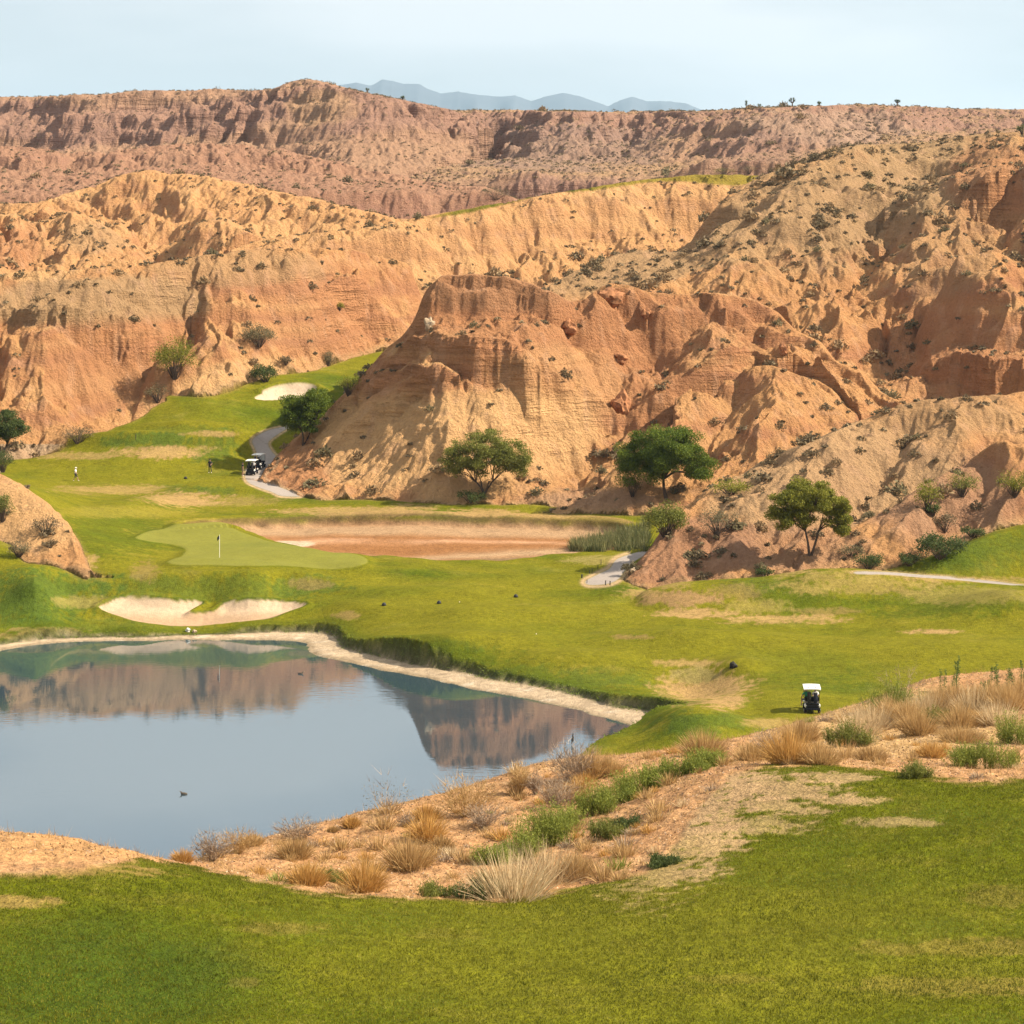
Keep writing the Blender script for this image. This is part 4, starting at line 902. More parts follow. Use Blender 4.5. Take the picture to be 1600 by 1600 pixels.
def haze_box():
    x0, x1, y0, y1, z0, z1 = -7000, 7000, -60, 21000, -4, 1330
    V = [(x, y, z) for x in (x0, x1) for y in (y0, y1) for z in (z0, z1)]
    me = bpy.data.meshes.new('haze'); me.from_pydata(V, [], [(0, 1, 3, 2), (4, 6, 7, 5), (0, 4, 5, 1), (2, 3, 7, 6), (0, 2, 6, 4), (1, 5, 7, 3)])
    k = NT('haze')
    v = k.n('ShaderNodeVolumePrincipled', {'Color': (.55, .785, 1, 1), 'Density': HAZE, 'Anisotropy': .3})
    k.link(v.outputs[0], k.out.inputs['Volume'])
    k.m.cycles.homogeneous_volume = True
    me.materials.append(k.m)
    o = bpy.data.objects.new('haze', me); COL.objects.link(o); o['kind'] = 'stuff'
HAZE = 4.6e-5
haze_box()

cam = bpy.data.cameras.new('camera'); co_ = bpy.data.objects.new('camera', cam); COL.objects.link(co_)
co_.location = (0, 0, HC); co_.rotation_euler = (math.pi / 2, 0, 0)
cam.sensor_width = 36; cam.lens = 36 * F / 1600; cam.shift_y = -(800 - YH) / 1600; cam.clip_start = .5; cam.clip_end = 40000
scene.camera = co_
scene.view_settings.view_transform = 'Standard'; scene.view_settings.look = 'None'; scene.view_settings.gamma = 1; scene.view_settings.exposure = 1.12
scene.cycles.max_bounces = 5; scene.cycles.diffuse_bounces = 3; scene.cycles.volume_bounces = 0; scene.cycles.use_denoising = True
scene.cycles.sample_clamp_indirect = 8
# ------------------------------------------------------------------ finding the ground
def ground(x, y):
    """height of the ground under a point"""
    d = min(max(y, D[0]), D[-2]); u = min(max(x / d * F + 800, U[0]), U[-2])
    j = min(max(int(np.searchsorted(D, d)) - 1, 0), nD - 2); i = min(max(int(np.searchsorted(U, u)) - 1, 0), nU - 2)
    a = (u - U[i]) / (U[i + 1] - U[i]); b = (d - D[j]) / (D[j + 1] - D[j])
    return float((H[j, i] * (1 - a) + H[j, i + 1] * a) * (1 - b) + (H[j + 1, i] * (1 - a) + H[j + 1, i + 1] * a) * b)

_hor = np.minimum.accumulate(PYF, axis=0)                    # highest row seen so far, going away from the viewer
def at(px, py, dmin=20):
    """the spot of ground seen at a point of the picture"""
    i = int(np.clip(np.searchsorted(U, px), 0, nU - 1)); j0 = int(np.searchsorted(D, dmin))
    c = PYF[j0:, i]; k = int(np.argmax(c <= py)) if (c <= py).any() else int(np.argmin(c))
    j = j0 + k
    if k > 0 and c[k] <= py < c[k - 1]:
        f = (c[k - 1] - py) / (c[k - 1] - c[k] + 1e-9); d = D[j - 1] + (D[j] - D[j - 1]) * f
    else: d = D[j]
    x = (px - 800) / F * d
    return Vector((x, d, ground(x, d)))

def tag(o, label=None, cat=None, group=None, kind=None):
    for k, v in (('label', label), ('category', cat), ('group', group), ('kind', kind)):
        if v: o[k] = v
    return o

def empty(name, loc, rz=0.0):
    o = bpy.data.objects.new(name, None); COL.objects.link(o); o.location = loc; o.rotation_euler = (0, 0, rz); o.empty_display_size = .3
    return o

class MB:
    """collects shapes, then makes one mesh object"""
    def __init__(self): self.v = []; self.f = []; self.mi = []; self.cur = 0; self.sh = []
    def add(self, V, Fs, shade=0.5):
        n = len(self.v); self.v += [tuple(p) for p in V]; self.f += [tuple(i + n for i in q) for q in Fs]; self.mi += [self.cur] * len(Fs); self.sh += [shade] * len(V)
    def box(self, c, s, bev=0.0, rot=None):
        bm = bmesh.new(); bmesh.ops.create_cube(bm, size=1)
        for v in bm.verts: v.co = Vector((v.co.x * s[0], v.co.y * s[1], v.co.z * s[2]))
        if bev: bmesh.ops.bevel(bm, geom=bm.edges[:], offset=bev, segments=2, affect='EDGES')
        M = Matrix.Translation(c) @ (rot.to_matrix().to_4x4() if rot else Matrix())
        self.from_bm(bm, M)
    def from_bm(self, bm, M=Matrix()):
        bm.verts.index_update(); self.add([M @ v.co for v in bm.verts], [[v.index for v in f.verts] for f in bm.faces]); bm.free()
    def tube(self, pts, rad, n=6, cap=True, shade=.5):
        pts = [Vector(p) for p in pts]
        if not isinstance(rad, (list, tuple)): rad = [rad] * len(pts)
        V = []; Fs = []
        for i, p in enumerate(pts):
            t = (pts[min(i + 1, len(pts) - 1)] - pts[max(i - 1, 0)]).normalized()
            a = t.cross(Vector((0, 0, 1)) if abs(t.z) < .9 else Vector((1, 0, 0))).normalized(); b = t.cross(a)
            for k in range(n):
                w = 2 * math.pi * k / n
                V.append(p + (a * math.cos(w) + b * math.sin(w)) * rad[i])
        for i in range(len(pts) - 1):
            for k in range(n): Fs.append((i * n + k, i * n + (k + 1) % n, (i + 1) * n + (k + 1) % n, (i + 1) * n + k))
        if cap: Fs.append(tuple(range(n))[::-1]); Fs.append(tuple((len(pts) - 1) * n + k for k in range(n)))
        self.add(V, Fs, shade)
    def cyl(self, c, axis, r, h, n=20, bev=0.0):
        bm = bmesh.new(); bmesh.ops.create_cone(bm, cap_ends=True, segments=n, radius1=r, radius2=r, depth=h)
        if bev: bmesh.ops.bevel(bm, geom=[e for e in bm.edges if abs(e.verts[0].co.z - e.verts[1].co.z) < 1e-6], offset=bev, segments=2, affect='EDGES')
        q = Vector((0, 0, 1)).rotation_difference(Vector(axis))
        self.from_bm(bm, Matrix.Translation(c) @ q.to_matrix().to_4x4())
    def blob(self, c, s, sub=2, noise=0.0, seed=0, freq=1.0):
        bm = bmesh.new(); bmesh.ops.create_icosphere(bm, subdivisions=sub, radius=1)
        from mathutils import noise as mn
        for v in bm.verts:
            k = 1 + noise * mn.fractal(v.co * freq + Vector((seed * 3.1, seed, 0)), 1.0, 2.0, 3)
            v.co = Vector((v.co.x * s[0] * k, v.co.y * s[1] * k, v.co.z * s[2] * k))
        self.from_bm(bm, Matrix.Translation(c))
    def mesh(self, name, mats, smooth=False, angle=None):
        me = bpy.data.meshes.new(name); me.from_pydata(self.v, [], self.f)
        for m in (mats if isinstance(mats, (list, tuple)) else [mats]): me.materials.append(m)
        me.polygons.foreach_set('material_index', self.mi)
        a = me.attributes.new('shade', 'FLOAT', 'POINT'); a.data.foreach_set('value', self.sh)
        if smooth or angle:
            me.polygons.foreach_set('use_smooth', [True] * len(me.polygons))
            if angle: me.set_sharp_from_angle(angle=math.radians(angle))
        me.update(); return me
    def build(self, name, mats, parent=None, smooth=False, angle=None):
        return link(name, self.mesh(name, mats, smooth, angle), parent)

def link(name, me, parent=None, loc=None, rz=0.0, scale=None):
    o = bpy.data.objects.new(name, me); COL.objects.link(o)
    if parent: o.parent = parent
    if loc is not None: o.location = loc
    if rz: o.rotation_euler = (0, 0, rz)
    if scale: o.scale = scale if isinstance(scale, (tuple, list)) else (scale,) * 3
    return o

def paint(name, c, rough=.6, var=.12, scale=8.0, metal=0.0, spec=.4):
    k = NT(name); co = k.n('ShaderNodeTexCoord').outputs['Object']
    nz = k.ramp(k.noise(scale, 4, .6, co), .3, .7, 1 - var, 1 + var)
    cc = k.n('ShaderNodeVectorMath', {0: tuple(c), 1: k.n('ShaderNodeCombineXYZ', {0: nz, 1: nz, 2: nz}).outputs[0]}, operation='MULTIPLY').outputs[0]
    b = k.n('ShaderNodeBsdfPrincipled', {'Base Color': cc, 'Roughness': rough, 'Metallic': metal, 'Specular IOR Level': spec})
    k.link(b.outputs[0], k.out.inputs['Surface']); return k.m

def leafy(name, dark, light, trans=.35, rough=.7):
    """leaves or blades: colour by the leaf's own shade, and some light coming through"""
    k = NT(name)
    a = k.n('ShaderNodeAttribute', attribute_name='shade').outputs['Fac']
    r = k.n('ShaderNodeObjectInfo').outputs['Random']
    f = k.math('ADD', a, k.math('MULTIPLY', k.math('SUBTRACT', r, .5), .25), clamp=True)
    c = k.mixc(f, dark, light)
    d = k.n('ShaderNodeBsdfPrincipled', {'Base Color': c, 'Roughness': rough, 'Specular IOR Level': .2})
    t = k.n('ShaderNodeBsdfTranslucent', {'Color': c})
    m = k.n('ShaderNodeMixShader', {0: trans}); k.link(d.outputs[0], m.inputs[1]); k.link(t.outputs[0], m.inputs[2]); k.link(m.outputs[0], k.out.inputs['Surface'])
    return k.m

M_BARK = paint('bark', (.075, .05, .035), .9, .4, 12)
M_LEAF_A = leafy('leaf_olive', (.075, .095, .02), (.25, .25, .05))
M_LEAF_B = leafy('leaf_green', (.058, .098, .012), (.21, .255, .028))
M_LEAF_C = leafy('leaf_yellow_green', (.095, .11, .015), (.32, .30, .04))
M_LEAF_D = leafy('leaf_dark', (.04, .062, .02), (.12, .15, .04))
M_LEAF_G = leafy('leaf_grey_olive', (.10, .085, .045), (.25, .21, .11))
M_SCRUB = leafy('scrub', (.10, .075, .042), (.25, .185, .10), .2)
M_SCRUB_T = leafy('dry_scrub', (.16, .105, .055), (.36, .25, .13), .15)
M_GOLD = leafy('golden_grass', (.33, .17, .045), (.62, .38, .12), .3)
M_TAN = leafy('tan_grass', (.27, .16, .06), (.58, .39, .17), .3)
M_PALE = leafy('bleached_grass', (.36, .25, .13), (.70, .55, .33), .3)
M_GREY = leafy('grey_twigs', (.17, .12, .085), (.42, .32, .22), .1)
M_BROOM = leafy('broom_green', (.10, .135, .022), (.32, .34, .06), .3)
M_WEED = leafy('weed_green', (.05, .085, .02), (.15, .20, .05), .3)
M_TURF = leafy('turf_blades', (.042, .058, .003), (.225, .205, .012), .3)

# ------------------------------------------------------------------ leaves and blades in bulk
def leaf_mesh(name, P, size, aspect, mat, nrs, droop=0.0, shade=None, extra=None):
    """small leaf faces at points P (n,3)"""
    n = len(P)
    a = nrs.normal(size=(n, 3)); a[:, 2] -= droop; a /= np.linalg.norm(a, axis=1)[:, None]
    b = nrs.normal(size=(n, 3)); b -= a * (a * b).sum(1)[:, None]; b /= np.linalg.norm(b, axis=1)[:, None]
    s = size * nrs.uniform(.6, 1.3, n)
    A = a * s[:, None]; B = b * (s * aspect)[:, None]
    V = np.stack([P - A * .5 - B * .12, P - B * .5, P + A * .5, P + B * .5], 1).reshape(-1, 3)
    me = bpy.data.meshes.new(name)
    me.vertices.add(n * 4); me.vertices.foreach_set('co', V.astype(f32).ravel())
    me.loops.add(n * 4); me.loops.foreach_set('vertex_index', np.arange(n * 4, dtype=np.int32))
    me.polygons.add(n); me.polygons.foreach_set('loop_start', np.arange(0, n * 4, 4, dtype=np.int32))
    me.update(calc_edges=True)
    sh = np.clip((shade if shade is not None else .5) + nrs.uniform(-.3, .3, n), 0, 1)
    at_ = me.attributes.new('shade', 'FLOAT', 'POINT'); at_.data.foreach_set('value', np.repeat(sh, 4).astype(f32))
    me.materials.append(mat)
    return me

def blade_mesh(name, base, tip, width, mat, nrs, bend=.25, shade=None, mid=True):
    """thin bent blades from base (n,3) to tip (n,3)"""
    n = len(base); ax = tip - base
    side = np.cross(ax, nrs.normal(size=(n, 3))); side /= np.linalg.norm(side, axis=1)[:, None] + 1e-9
    w = (np.asarray(width) * np.ones(n))[:, None]
    if mid:
        L = np.linalg.norm(ax, axis=1)[:, None]
        m = base + ax * .55 + np.array([0, 0, 1.0]) * L * bend * .35
        V = np.stack([base - side * w * .5, base + side * w * .5, m + side * w * .4, m - side * w * .4, tip], 1).reshape(-1, 3)
        q = np.arange(n) * 5
        idx = np.stack([q, q + 1, q + 2, q + 3, q + 3, q + 2, q + 4], 1).ravel()
        ls = np.stack([np.arange(n) * 7, np.arange(n) * 7 + 4], 1).ravel(); npol = 2 * n; nv = 5
    else:
        V = np.stack([base - side * w * .5, base + side * w * .5, tip], 1).reshape(-1, 3)
        idx = np.arange(n * 3); ls = np.arange(n) * 3; npol = n; nv = 3
    me = bpy.data.meshes.new(name)
    me.vertices.add(n * nv); me.vertices.foreach_set('co', V.astype(f32).ravel())
    me.loops.add(len(idx)); me.loops.foreach_set('vertex_index', idx.astype(np.int32))
    me.polygons.add(npol); me.polygons.foreach_set('loop_start', ls.astype(np.int32))
    me.update(calc_edges=True)
    sh = np.clip((shade if shade is not None else .5) + nrs.uniform(-.35, .35, n), 0, 1)
    at_ = me.attributes.new('shade', 'FLOAT', 'POINT'); at_.data.foreach_set('value', np.repeat(sh, nv).astype(f32))
    me.materials.append(mat)
    return me

# ------------------------------------------------------------------ trees
def tree(px, py, width, height, label, mat, seed, lobes, fork=.32, lean=0.0, name='desert_tree', group=None, leaves=9000, leaf=.26, trunks=2, clump=.75, dist=20, cat='tree', rad=.16, droop=.35):
    """width and height in picture units at its distance; lobes: (x, y, z, rx, ry, rz) in shares of width / height"""
    p = at(px, py, dist); sc = p.y / F
    W, Hh = width * sc, height * sc
    r = np.random.RandomState(seed); rr_ = random.Random(seed)
    root = empty(name, p - Vector((0, 0, .08)))
    tag(root, label, cat, group)
    # clumps spread through the crown's lobes
    vol = np.array([l[3] * l[4] * l[5] for l in lobes]) ** .75; vol /= vol.sum()
    nc = max(26, int(120 * (W * Hh / 70) ** .5)); C_ = []
    for k in range(nc):
        l = lobes[r.choice(len(lobes), p=vol)]
        v = r.normal(size=3); v /= np.linalg.norm(v); rad_ = r.uniform(.12, 1.0) ** .45
        C_.append((l[0] * W + v[0] * rad_ * l[3] * W, l[1] * W + v[1] * rad_ * l[4] * W, l[2] * Hh + v[2] * rad_ * l[5] * Hh))
    C_ = np.array(C_)
    mb = MB(); th = fork * Hh
    stems = []
    for k in range(trunks):
        a = 2 * math.pi * (k + .2) / trunks + rr_.uniform(-.4, .4)
        f = Vector((lean * W + math.cos(a) * W * .09 * (trunks > 1), math.sin(a) * W * .06 * (trunks > 1), th * rr_.uniform(.9, 1.1)))
        base_ = Vector((math.cos(a), math.sin(a), 0)) * .10 * (trunks > 1)
        pts = [base_ + Vector((0, 0, -.3)), base_, base_.lerp(f, .5) + Vector((rr_.uniform(-.12, .12), rr_.uniform(-.1, .1), 0)), f]
        mb.tube(pts, [rad * 1.35, rad * 1.15, rad * .9, rad * .75], 8); stems.append(f)
    # limbs: clumps grouped by direction, each group fed by one limb
    ng = max(5, min(11, nc // 9)); cen = C_[r.choice(nc, ng, replace=False)]
    for _ in range(6):
        lab = ((C_[:, None] - cen[None]) ** 2).sum(-1).argmin(1)
        for g in range(ng):
            if (lab == g).any(): cen[g] = C_[lab == g].mean(0)
    for g in range(ng):
        s = min(stems, key=lambda q: (q - Vector(cen[g])).length)
        e = s.lerp(Vector(cen[g]), .72); e.z -= .05 * Hh
        m = s.lerp(e, .5) + Vector((rr_.uniform(-.25, .25), rr_.uniform(-.25, .25), .05 * Hh))
        mb.tube([s - Vector((0, 0, .1)), m, e], [rad * .62, rad * .45, rad * .28], 6)
        for c in C_[lab == g]:
            c = Vector(c); q = e.lerp(c, .5) + Vector((rr_.uniform(-.15, .15), rr_.uniform(-.15, .15), .12))
            mb.tube([e, q, c], [rad * .24, rad * .15, rad * .06], 4, cap=False)
    mb.build('trunk', M_BARK, root, smooth=True)
    per = np.maximum(20, (2.2 * leaves * r.dirichlet(np.ones(nc) * 6)).astype(int)); P = []; S = []
    for c, n in zip(C_, per):
        rad_ = clump * r.uniform(.8, 1.5)
        q = r.normal(size=(n, 3)); q *= (r.uniform(0, 1, n) ** .5 / (np.linalg.norm(q, axis=1) + 1e-9))[:, None] * rad_
        q[:, 2] *= .62; P.append(c + q); S.append(np.full(n, .5 + r.uniform(-.12, .12)))
    link('crown', leaf_mesh('crown', np.concatenate(P), leaf, .42, mat, r, droop, np.concatenate(S)), root)
    return root

TG_ = 'mesquite-like trees along the foot of the hills'
tree(757, 769, 150, 100, 'wide dusty green tree with several thin trunks under the flat-topped butte', M_LEAF_A, 3,
     [(-.22, 0, .58, .24, .26, .24), (.02, 0, .74, .26, .28, .24), (.26, 0, .60, .22, .25, .24), (.34, .05, .40, .13, .2, .18), (-.34, 0, .42, .12, .18, .16), (0, 0, .5, .3, .28, .2)], .2, 0, 'desert_tree', TG_, 15000, .24, 4, .8, 240, rad=.11)
tree(1041, 778, 156, 116, 'round dark green tree with one leaning forked trunk at the foot of the butte', M_LEAF_B, 8,
     [(-.22, 0, .60, .26, .26, .26), (.02, 0, .74, .32, .28, .25), (.0, 0, .66, .34, .28, .26), (.27, 0, .62, .21, .24, .28), (-.35, 0, .40, .13, .2, .18), (.34, 0, .44, .13, .2, .2), (0, 0, .52, .32, .28, .2), (-.2, 0, .36, .16, .2, .14)], .25, -.03, 'desert_tree', TG_, 30000, .24, 1, 1.0, 240, rad=.2)
tree(1266, 868, 132, 132, 'yellow-green tree with a bare dark trunk on the brown slope above the turf mound', M_LEAF_C, 21,
     [(-.2, 0, .62, .26, .26, .22), (.05, 0, .78, .30, .28, .2), (.3, 0, .60, .18, .22, .26), (-.32, 0, .46, .16, .2, .18), (.34, 0, .42, .13, .2, .18), (.05, 0, .54, .32, .25, .18)], .30, .02, 'desert_tree', TG_, 22000, .22, 2, .62, 205, rad=.12, droop=.7)
tree(474, 694, 92, 94, 'dense green tree leaning off the nose of the butte beside the cart path', M_LEAF_B, 33,
     [(-.05, 0, .62, .36, .3, .26), (.25, 0, .74, .24, .26, .2), (-.2, 0, .42, .2, .22, .16), (.1, 0, .36, .16, .2, .14)], .22, .05, 'desert_tree', TG_, 13000, .25, 2, .7, 255, rad=.13)
tree(4, 712, 84, 82, 'dark green tree cut by the left edge of the photo, behind the sandy dune', M_LEAF_D, 41,
     [(0, 0, .6, .4, .35, .26), (.2, 0, .5, .26, .26, .2), (-.3, 0, .6, .25, .3, .25)], .25, 0, 'desert_tree', TG_, 9000, .25, 2, .7, 238, rad=.12)

# ------------------------------------------------------------------ shrubs on the slopes, one by one
def shrub(px, py, width, height, label, mat, seed, name='desert_shrub', cat='shrub', group='shrubs on the slopes', leaves=1600, leaf=.17, dist=100, clump=.42, sparse=0.0, droop=0.0, upright=0.0):
    p = at(px, py, dist); sc = p.y / F; W, Hh = width * sc, height * sc
    r = np.random.RandomState(seed); rr_ = random.Random(seed)
    root = empty(name, p - Vector((0, 0, .06)), 0); tag(root, label, cat, group)
    nc = max(8, int(14 * (W * Hh) ** .4)); C_ = []
    for k in range(nc):
        a = r.uniform(0, 2 * math.pi); q = r.uniform(0, 1) ** .5
        C_.append((math.cos(a) * q * W * .42, math.sin(a) * q * W * .36, Hh * (.28 + .58 * r.uniform(.2, 1) * (1 - .5 * q * q))))
    mb = MB()
    for c in C_:
        c = Vector(c); b = Vector((c.x * .12, c.y * .12, -.1))
        mb.tube([b, b.lerp(c, .5) + Vector((0, 0, .08 * Hh)), c], [.035, .022, .008], 4, cap=False)
    mb.build('stems', M_BARK, root)
    n = int(leaves); P = []; S = []
    for c in C_:
        k = n // nc; q = r.normal(size=(k, 3)); q *= (r.uniform(0, 1, k) ** .5 / np.linalg.norm(q, axis=1))[:, None] * min(clump * (W + Hh) * .25, W * .3) * r.uniform(.7, 1.3)
        q[:, 2] *= .8; P.append(np.array(c) + q); S.append(np.full(k, .5 + r.uniform(-.15, .15)))
    P = np.concatenate(P); P[:, 2] = np.maximum(P[:, 2], .03)
    link('foliage', leaf_mesh('foliage', P, leaf, .45, mat, r, droop, np.concatenate(S)), root)
    return root

SH = [
    (273, 592, 64, 64, 'big leafy green shrub beside the jutting rock on the left valley slope', M_LEAF_C, 2600), (405, 541, 56, 34, 'pale olive rounded shrub high on the open slope behind the far bunker', M_LEAF_G, 1500),
    (415, 597, 42, 28, 'dark green shrub at the edge of the upper fairway, left of the far bunker', M_LEAF_D, 1500), (447, 570, 22, 16, 'small blackish shrub on bare ground above the upper fairway', M_SCRUB, 500), (513, 572, 26, 24, 'thin olive shrub at the top end of the upper fairway', M_LEAF_G, 600),
    (247, 628, 40, 30, 'thin grey-green shrub on the sandy foot of the left slope', M_LEAF_G, 600), (122, 692, 46, 30, 'bare brown brush at the sandy corner of the left slope', M_SCRUB, 700), (545, 618, 34, 34, 'yellowish shrub on the skyline of the butte nose', M_LEAF_C, 800),
    (1040, 838, 62, 54, 'tall olive shrub at the toe of the brown hill beside the reeds', M_LEAF_A, 2200), (988, 776, 26, 30, 'leafless dry shrub under the round dark tree', M_SCRUB, 500), (735, 784, 54, 18, 'low dark shrub in the shade of the wide dusty tree', M_LEAF_D, 800),
    (1140, 772, 66, 24, 'low yellow-green brush right of the round dark tree', M_LEAF_C, 900), (1122, 836, 66, 44, 'sparse olive brush on the brown hill left of the yellow-green tree', M_LEAF_G, 600), (1450, 800, 40, 52, 'light green shrub on the brown slope behind the right turf slope', M_LEAF_C, 900),
    (1458, 806, 26, 22, 'compact dark shrub at the foot of the light green one', M_LEAF_D, 500), (1503, 776, 48, 40, 'thin dark olive shrub below the sharp peak at right', M_LEAF_A, 700), (1585, 776, 52, 42, 'yellowish shrub by the right edge below the sharp peak', M_LEAF_C, 900),
    (1476, 830, 38, 30, 'dead brown shrub above the right turf slope', M_SCRUB, 500), (1330, 868, 40, 16, 'greyish low shrub right of the yellow-green tree', M_LEAF_G, 400), (1358, 888, 56, 24, 'dark green shrub where the slope meets the cart path', M_LEAF_D, 900),
    (1420, 884, 40, 22, 'low dark shrub between path and right turf slope', M_LEAF_D, 700), (1468, 872, 74, 40, 'broad dark green shrub on the edge of the right turf slope', M_LEAF_D, 1700), (1520, 838, 40, 16, 'dark bush on the upper edge of the right turf slope', M_LEAF_D, 600), (1196, 900, 30, 14, 'small shadowy shrub at the crest of the turf mound', M_LEAF_D, 400),
    (4, 738, 32, 36, 'green shrub on top of the dune at the left edge', M_LEAF_D, 900), (4, 815, 34, 46, 'grey-green bush on the dune face by the left edge', M_LEAF_A, 900), (72, 836, 44, 32, 'bare dark shrub halfway down the dune', M_SCRUB, 500), (78, 856, 26, 14, 'dark low twigs at the bottom of the dune', M_SCRUB, 300),
    (30, 870, 36, 26, 'dry thin shrub at the foot of the dune', M_LEAF_G, 400), (775, 312, 50, 22, 'dusty green brush left of the high tee turf', M_LEAF_G, 700), (1132, 272, 36, 12, 'green brush behind the high tee', M_LEAF_A, 500), (1170, 271, 22, 14, 'small bush at the right end of the high tee', M_LEAF_G, 300), (1204, 268, 16, 8, 'tiny bush right of the high tee', M_SCRUB, 200),
    (1597, 210, 18, 18, 'dark bush on the right hill skyline', M_LEAF_D, 400), (530, 487, 16, 14, 'green tuft in a niche of the cliff left of the butte', M_LEAF_C, 300), (985, 892, 26, 16, 'dry brush at the edge of the pale cart path', M_LEAF_G, 400),
]
for i, (px, py, w_, h_, lb, mt, n_) in enumerate(SH):
    shrub(px, py, w_ * 1.12, h_ * 1.12, lb, mt, 100 + i, leaves=n_ * 2, leaf=.22 if n_ > 1000 else .17)

# reeds at the end of the dry pond
def blades_on(pts, n_per, h, spread, width, mat, name, seed, lean=.35, mid=True, shade=None):
    r = np.random.RandomState(seed); B = []; T = []; S = []
    for i, p in enumerate(pts):
        n = n_per; hh = h * r.uniform(.35, 1.45)
        a = r.uniform(0, 2 * math.pi, n); q = r.uniform(0, 1, n) ** .5 * spread
        b = np.stack([p[0] + np.cos(a) * q, p[1] + np.sin(a) * q, np.full(n, p[2] - .03)], 1)
        l = r.uniform(0, lean, n); a2 = a + r.normal(0, .6, n)
        t = b + np.stack([np.cos(a2) * l, np.sin(a2) * l, np.sqrt(np.maximum(.05, 1 - l * l))], 1) * (hh * r.uniform(.55, 1.15, n))[:, None]
        B.append(b); T.append(t); S.append(np.full(n, .5 + r.uniform(-.3, .3)))
    return blade_mesh(name, np.concatenate(B), np.concatenate(T), width, mat, r, .25, np.concatenate(S), mid)
r_ = random.Random(5)
RP = []
for k in range(420):
    u = r_.uniform(0, 1); px = 895 + u * 118; py = 862 - r_.uniform(0, 1) * (8 + 34 * u ** 1.3)
    p = at(px, py, 225); RP.append((p.x, p.y, p.z))
o = link('reeds', blades_on(RP, 15, 1.2, .4, .05, leafy('reed', (.07, .09, .028), (.30, .27, .12), .3), 'reeds', 4, .6)); tag(o, 'bed of green and straw reeds at the end of the dry pond', 'reeds', kind='stuff')

# ------------------------------------------------------------------ joshua trees on the skyline
def joshua(px, py, h, arms, label, seed):
    i = int(np.searchsorted(U, px)); j0 = int(np.searchsorted(D, 640)); j = j0 + int(np.argmin(PYF[j0:, i])); d = D[j] - 1.0
    x = (px - 800) / F * d; z = ground(x, d); Hh = .78 * h * d / F
    rr_ = random.Random(seed); r = np.random.RandomState(seed)
    root = empty('joshua_tree', (x, d, z - .2)); tag(root, label, 'tree', 'joshua trees on the skyline')
    mb = MB(); tips = []
    tr = Hh * .5
    mb.tube([(0, 0, -.3), (0.03, 0, tr * .5), (0, 0, tr)], [.26, .22, .2], 7)
    for k in range(arms):
        a = math.pi * (k + .5) / arms + rr_.uniform(-.2, .2); dx = math.cos(a)
        e = Vector((dx * Hh * .30, rr_.uniform(-.3, .3), Hh * (.72 + .22 * math.sin(a)) * rr_.uniform(.9, 1.1)))
        mb.tube([(0, 0, tr - .15), (e.x * .7, e.y * .6, (tr + e.z) * .5 - .1), e], [.17, .15, .13], 6); tips.append(e)
    if arms == 0: tips = [Vector((0, 0, tr * 1.1)), Vector((0, 0, tr * 1.5)), Vector((0, 0, tr * 1.9))]; mb.tube([(0, 0, tr), (0, 0, tr * 1.9)], [.2, .12], 6)
    mb.build('trunk', M_BARK, root, smooth=True)
    B = []; T = []
    for t in tips:
        n = 90; v = r.normal(size=(n, 3)); v /= np.linalg.norm(v, axis=1)[:, None]; b = np.array(t) + r.normal(0, .1, (n, 3)); B.append(b); T.append(b + v * r.uniform(.4, .75, n)[:, None])
    link('leaf_rosettes', blade_mesh('leaf_rosettes', np.concatenate(B), np.concatenate(T), .07, M_LEAF_D, r, 0, None, False), root)
joshua(1166, 171, 16, 0, 'single upright joshua tree, leftmost on the long skyline right of the blue mountains', 1)
joshua(1238, 166, 18, 4, 'tall branched joshua tree at the middle of the skyline', 2)
joshua(1402, 166, 14, 4, 'squat forked joshua tree on the hilltop skyline at right', 3)
joshua(1186, 171, 8, 2, 'tiny joshua tree between the upright one and the tall branched one', 4)
joshua(1280, 166, 8, 3, 'small bushy joshua tree just right of the tall branched one', 5)
joshua(574, 148, 9, 2, 'lone small joshua tree on the mesa slope in front of the blue mountains', 6)
joshua(629, 158, 8, 3, 'small joshua tree low on the mesa slope beside the blue mountains', 7)
# ------------------------------------------------------------------ low scrub dotted over the hills
def scrub_mesh(name, mat, seed, n=130):
    r = np.random.RandomState(seed)
    a = r.uniform(0, 2 * math.pi, n); q = r.uniform(0, 1, n) ** .5; zz_ = r.uniform(.05, 1, n) * (1 - .65 * q * q)
    lump = 1 + .35 * np.sin(a * 3 + seed)
    P = np.stack([np.cos(a) * q * .62 * lump, np.sin(a) * q * .55 * lump, zz_ * .72], 1)
    return leaf_mesh(name, P, .30, .5, mat, r, -.3)
SCR = [scrub_mesh('scrub_bush', M_SCRUB, s) for s in (1, 2, 3)] + [scrub_mesh('scrub_bush', M_SCRUB_T, s) for s in (4, 5)] + [scrub_mesh('scrub_bush', M_LEAF_G, 6)]
WHERE = {2: 'the flat-topped butte', 11: 'the short spur right of the butte', 12: 'the brown hill in front at right', 13: 'the hill with the sharp peak at right', 3: 'the big hill at upper right', 4: 'the left side of the valley', 5: 'the gullied slope below the high tee',
         6: 'the pale peaked hills at middle left', 7: 'the rounded orange hills at middle left', 8: 'the reddish band under the mesa', 9: 'the far mesa', 10: 'the far plateau', 16: 'the sandy dune at the left edge'}
DENS = {2: .2, 11: .2, 12: .28, 13: .15, 3: .34, 4: .2, 5: .22, 6: .18, 7: .16, 8: .12, 9: .08, 10: .15, 16: .25}
r = np.random.RandomState(77)
nat = 420000
pu = r.uniform(-60, 1660, nat); pdist = np.sqrt(r.uniform(216 ** 2, 900 ** 2, nat))
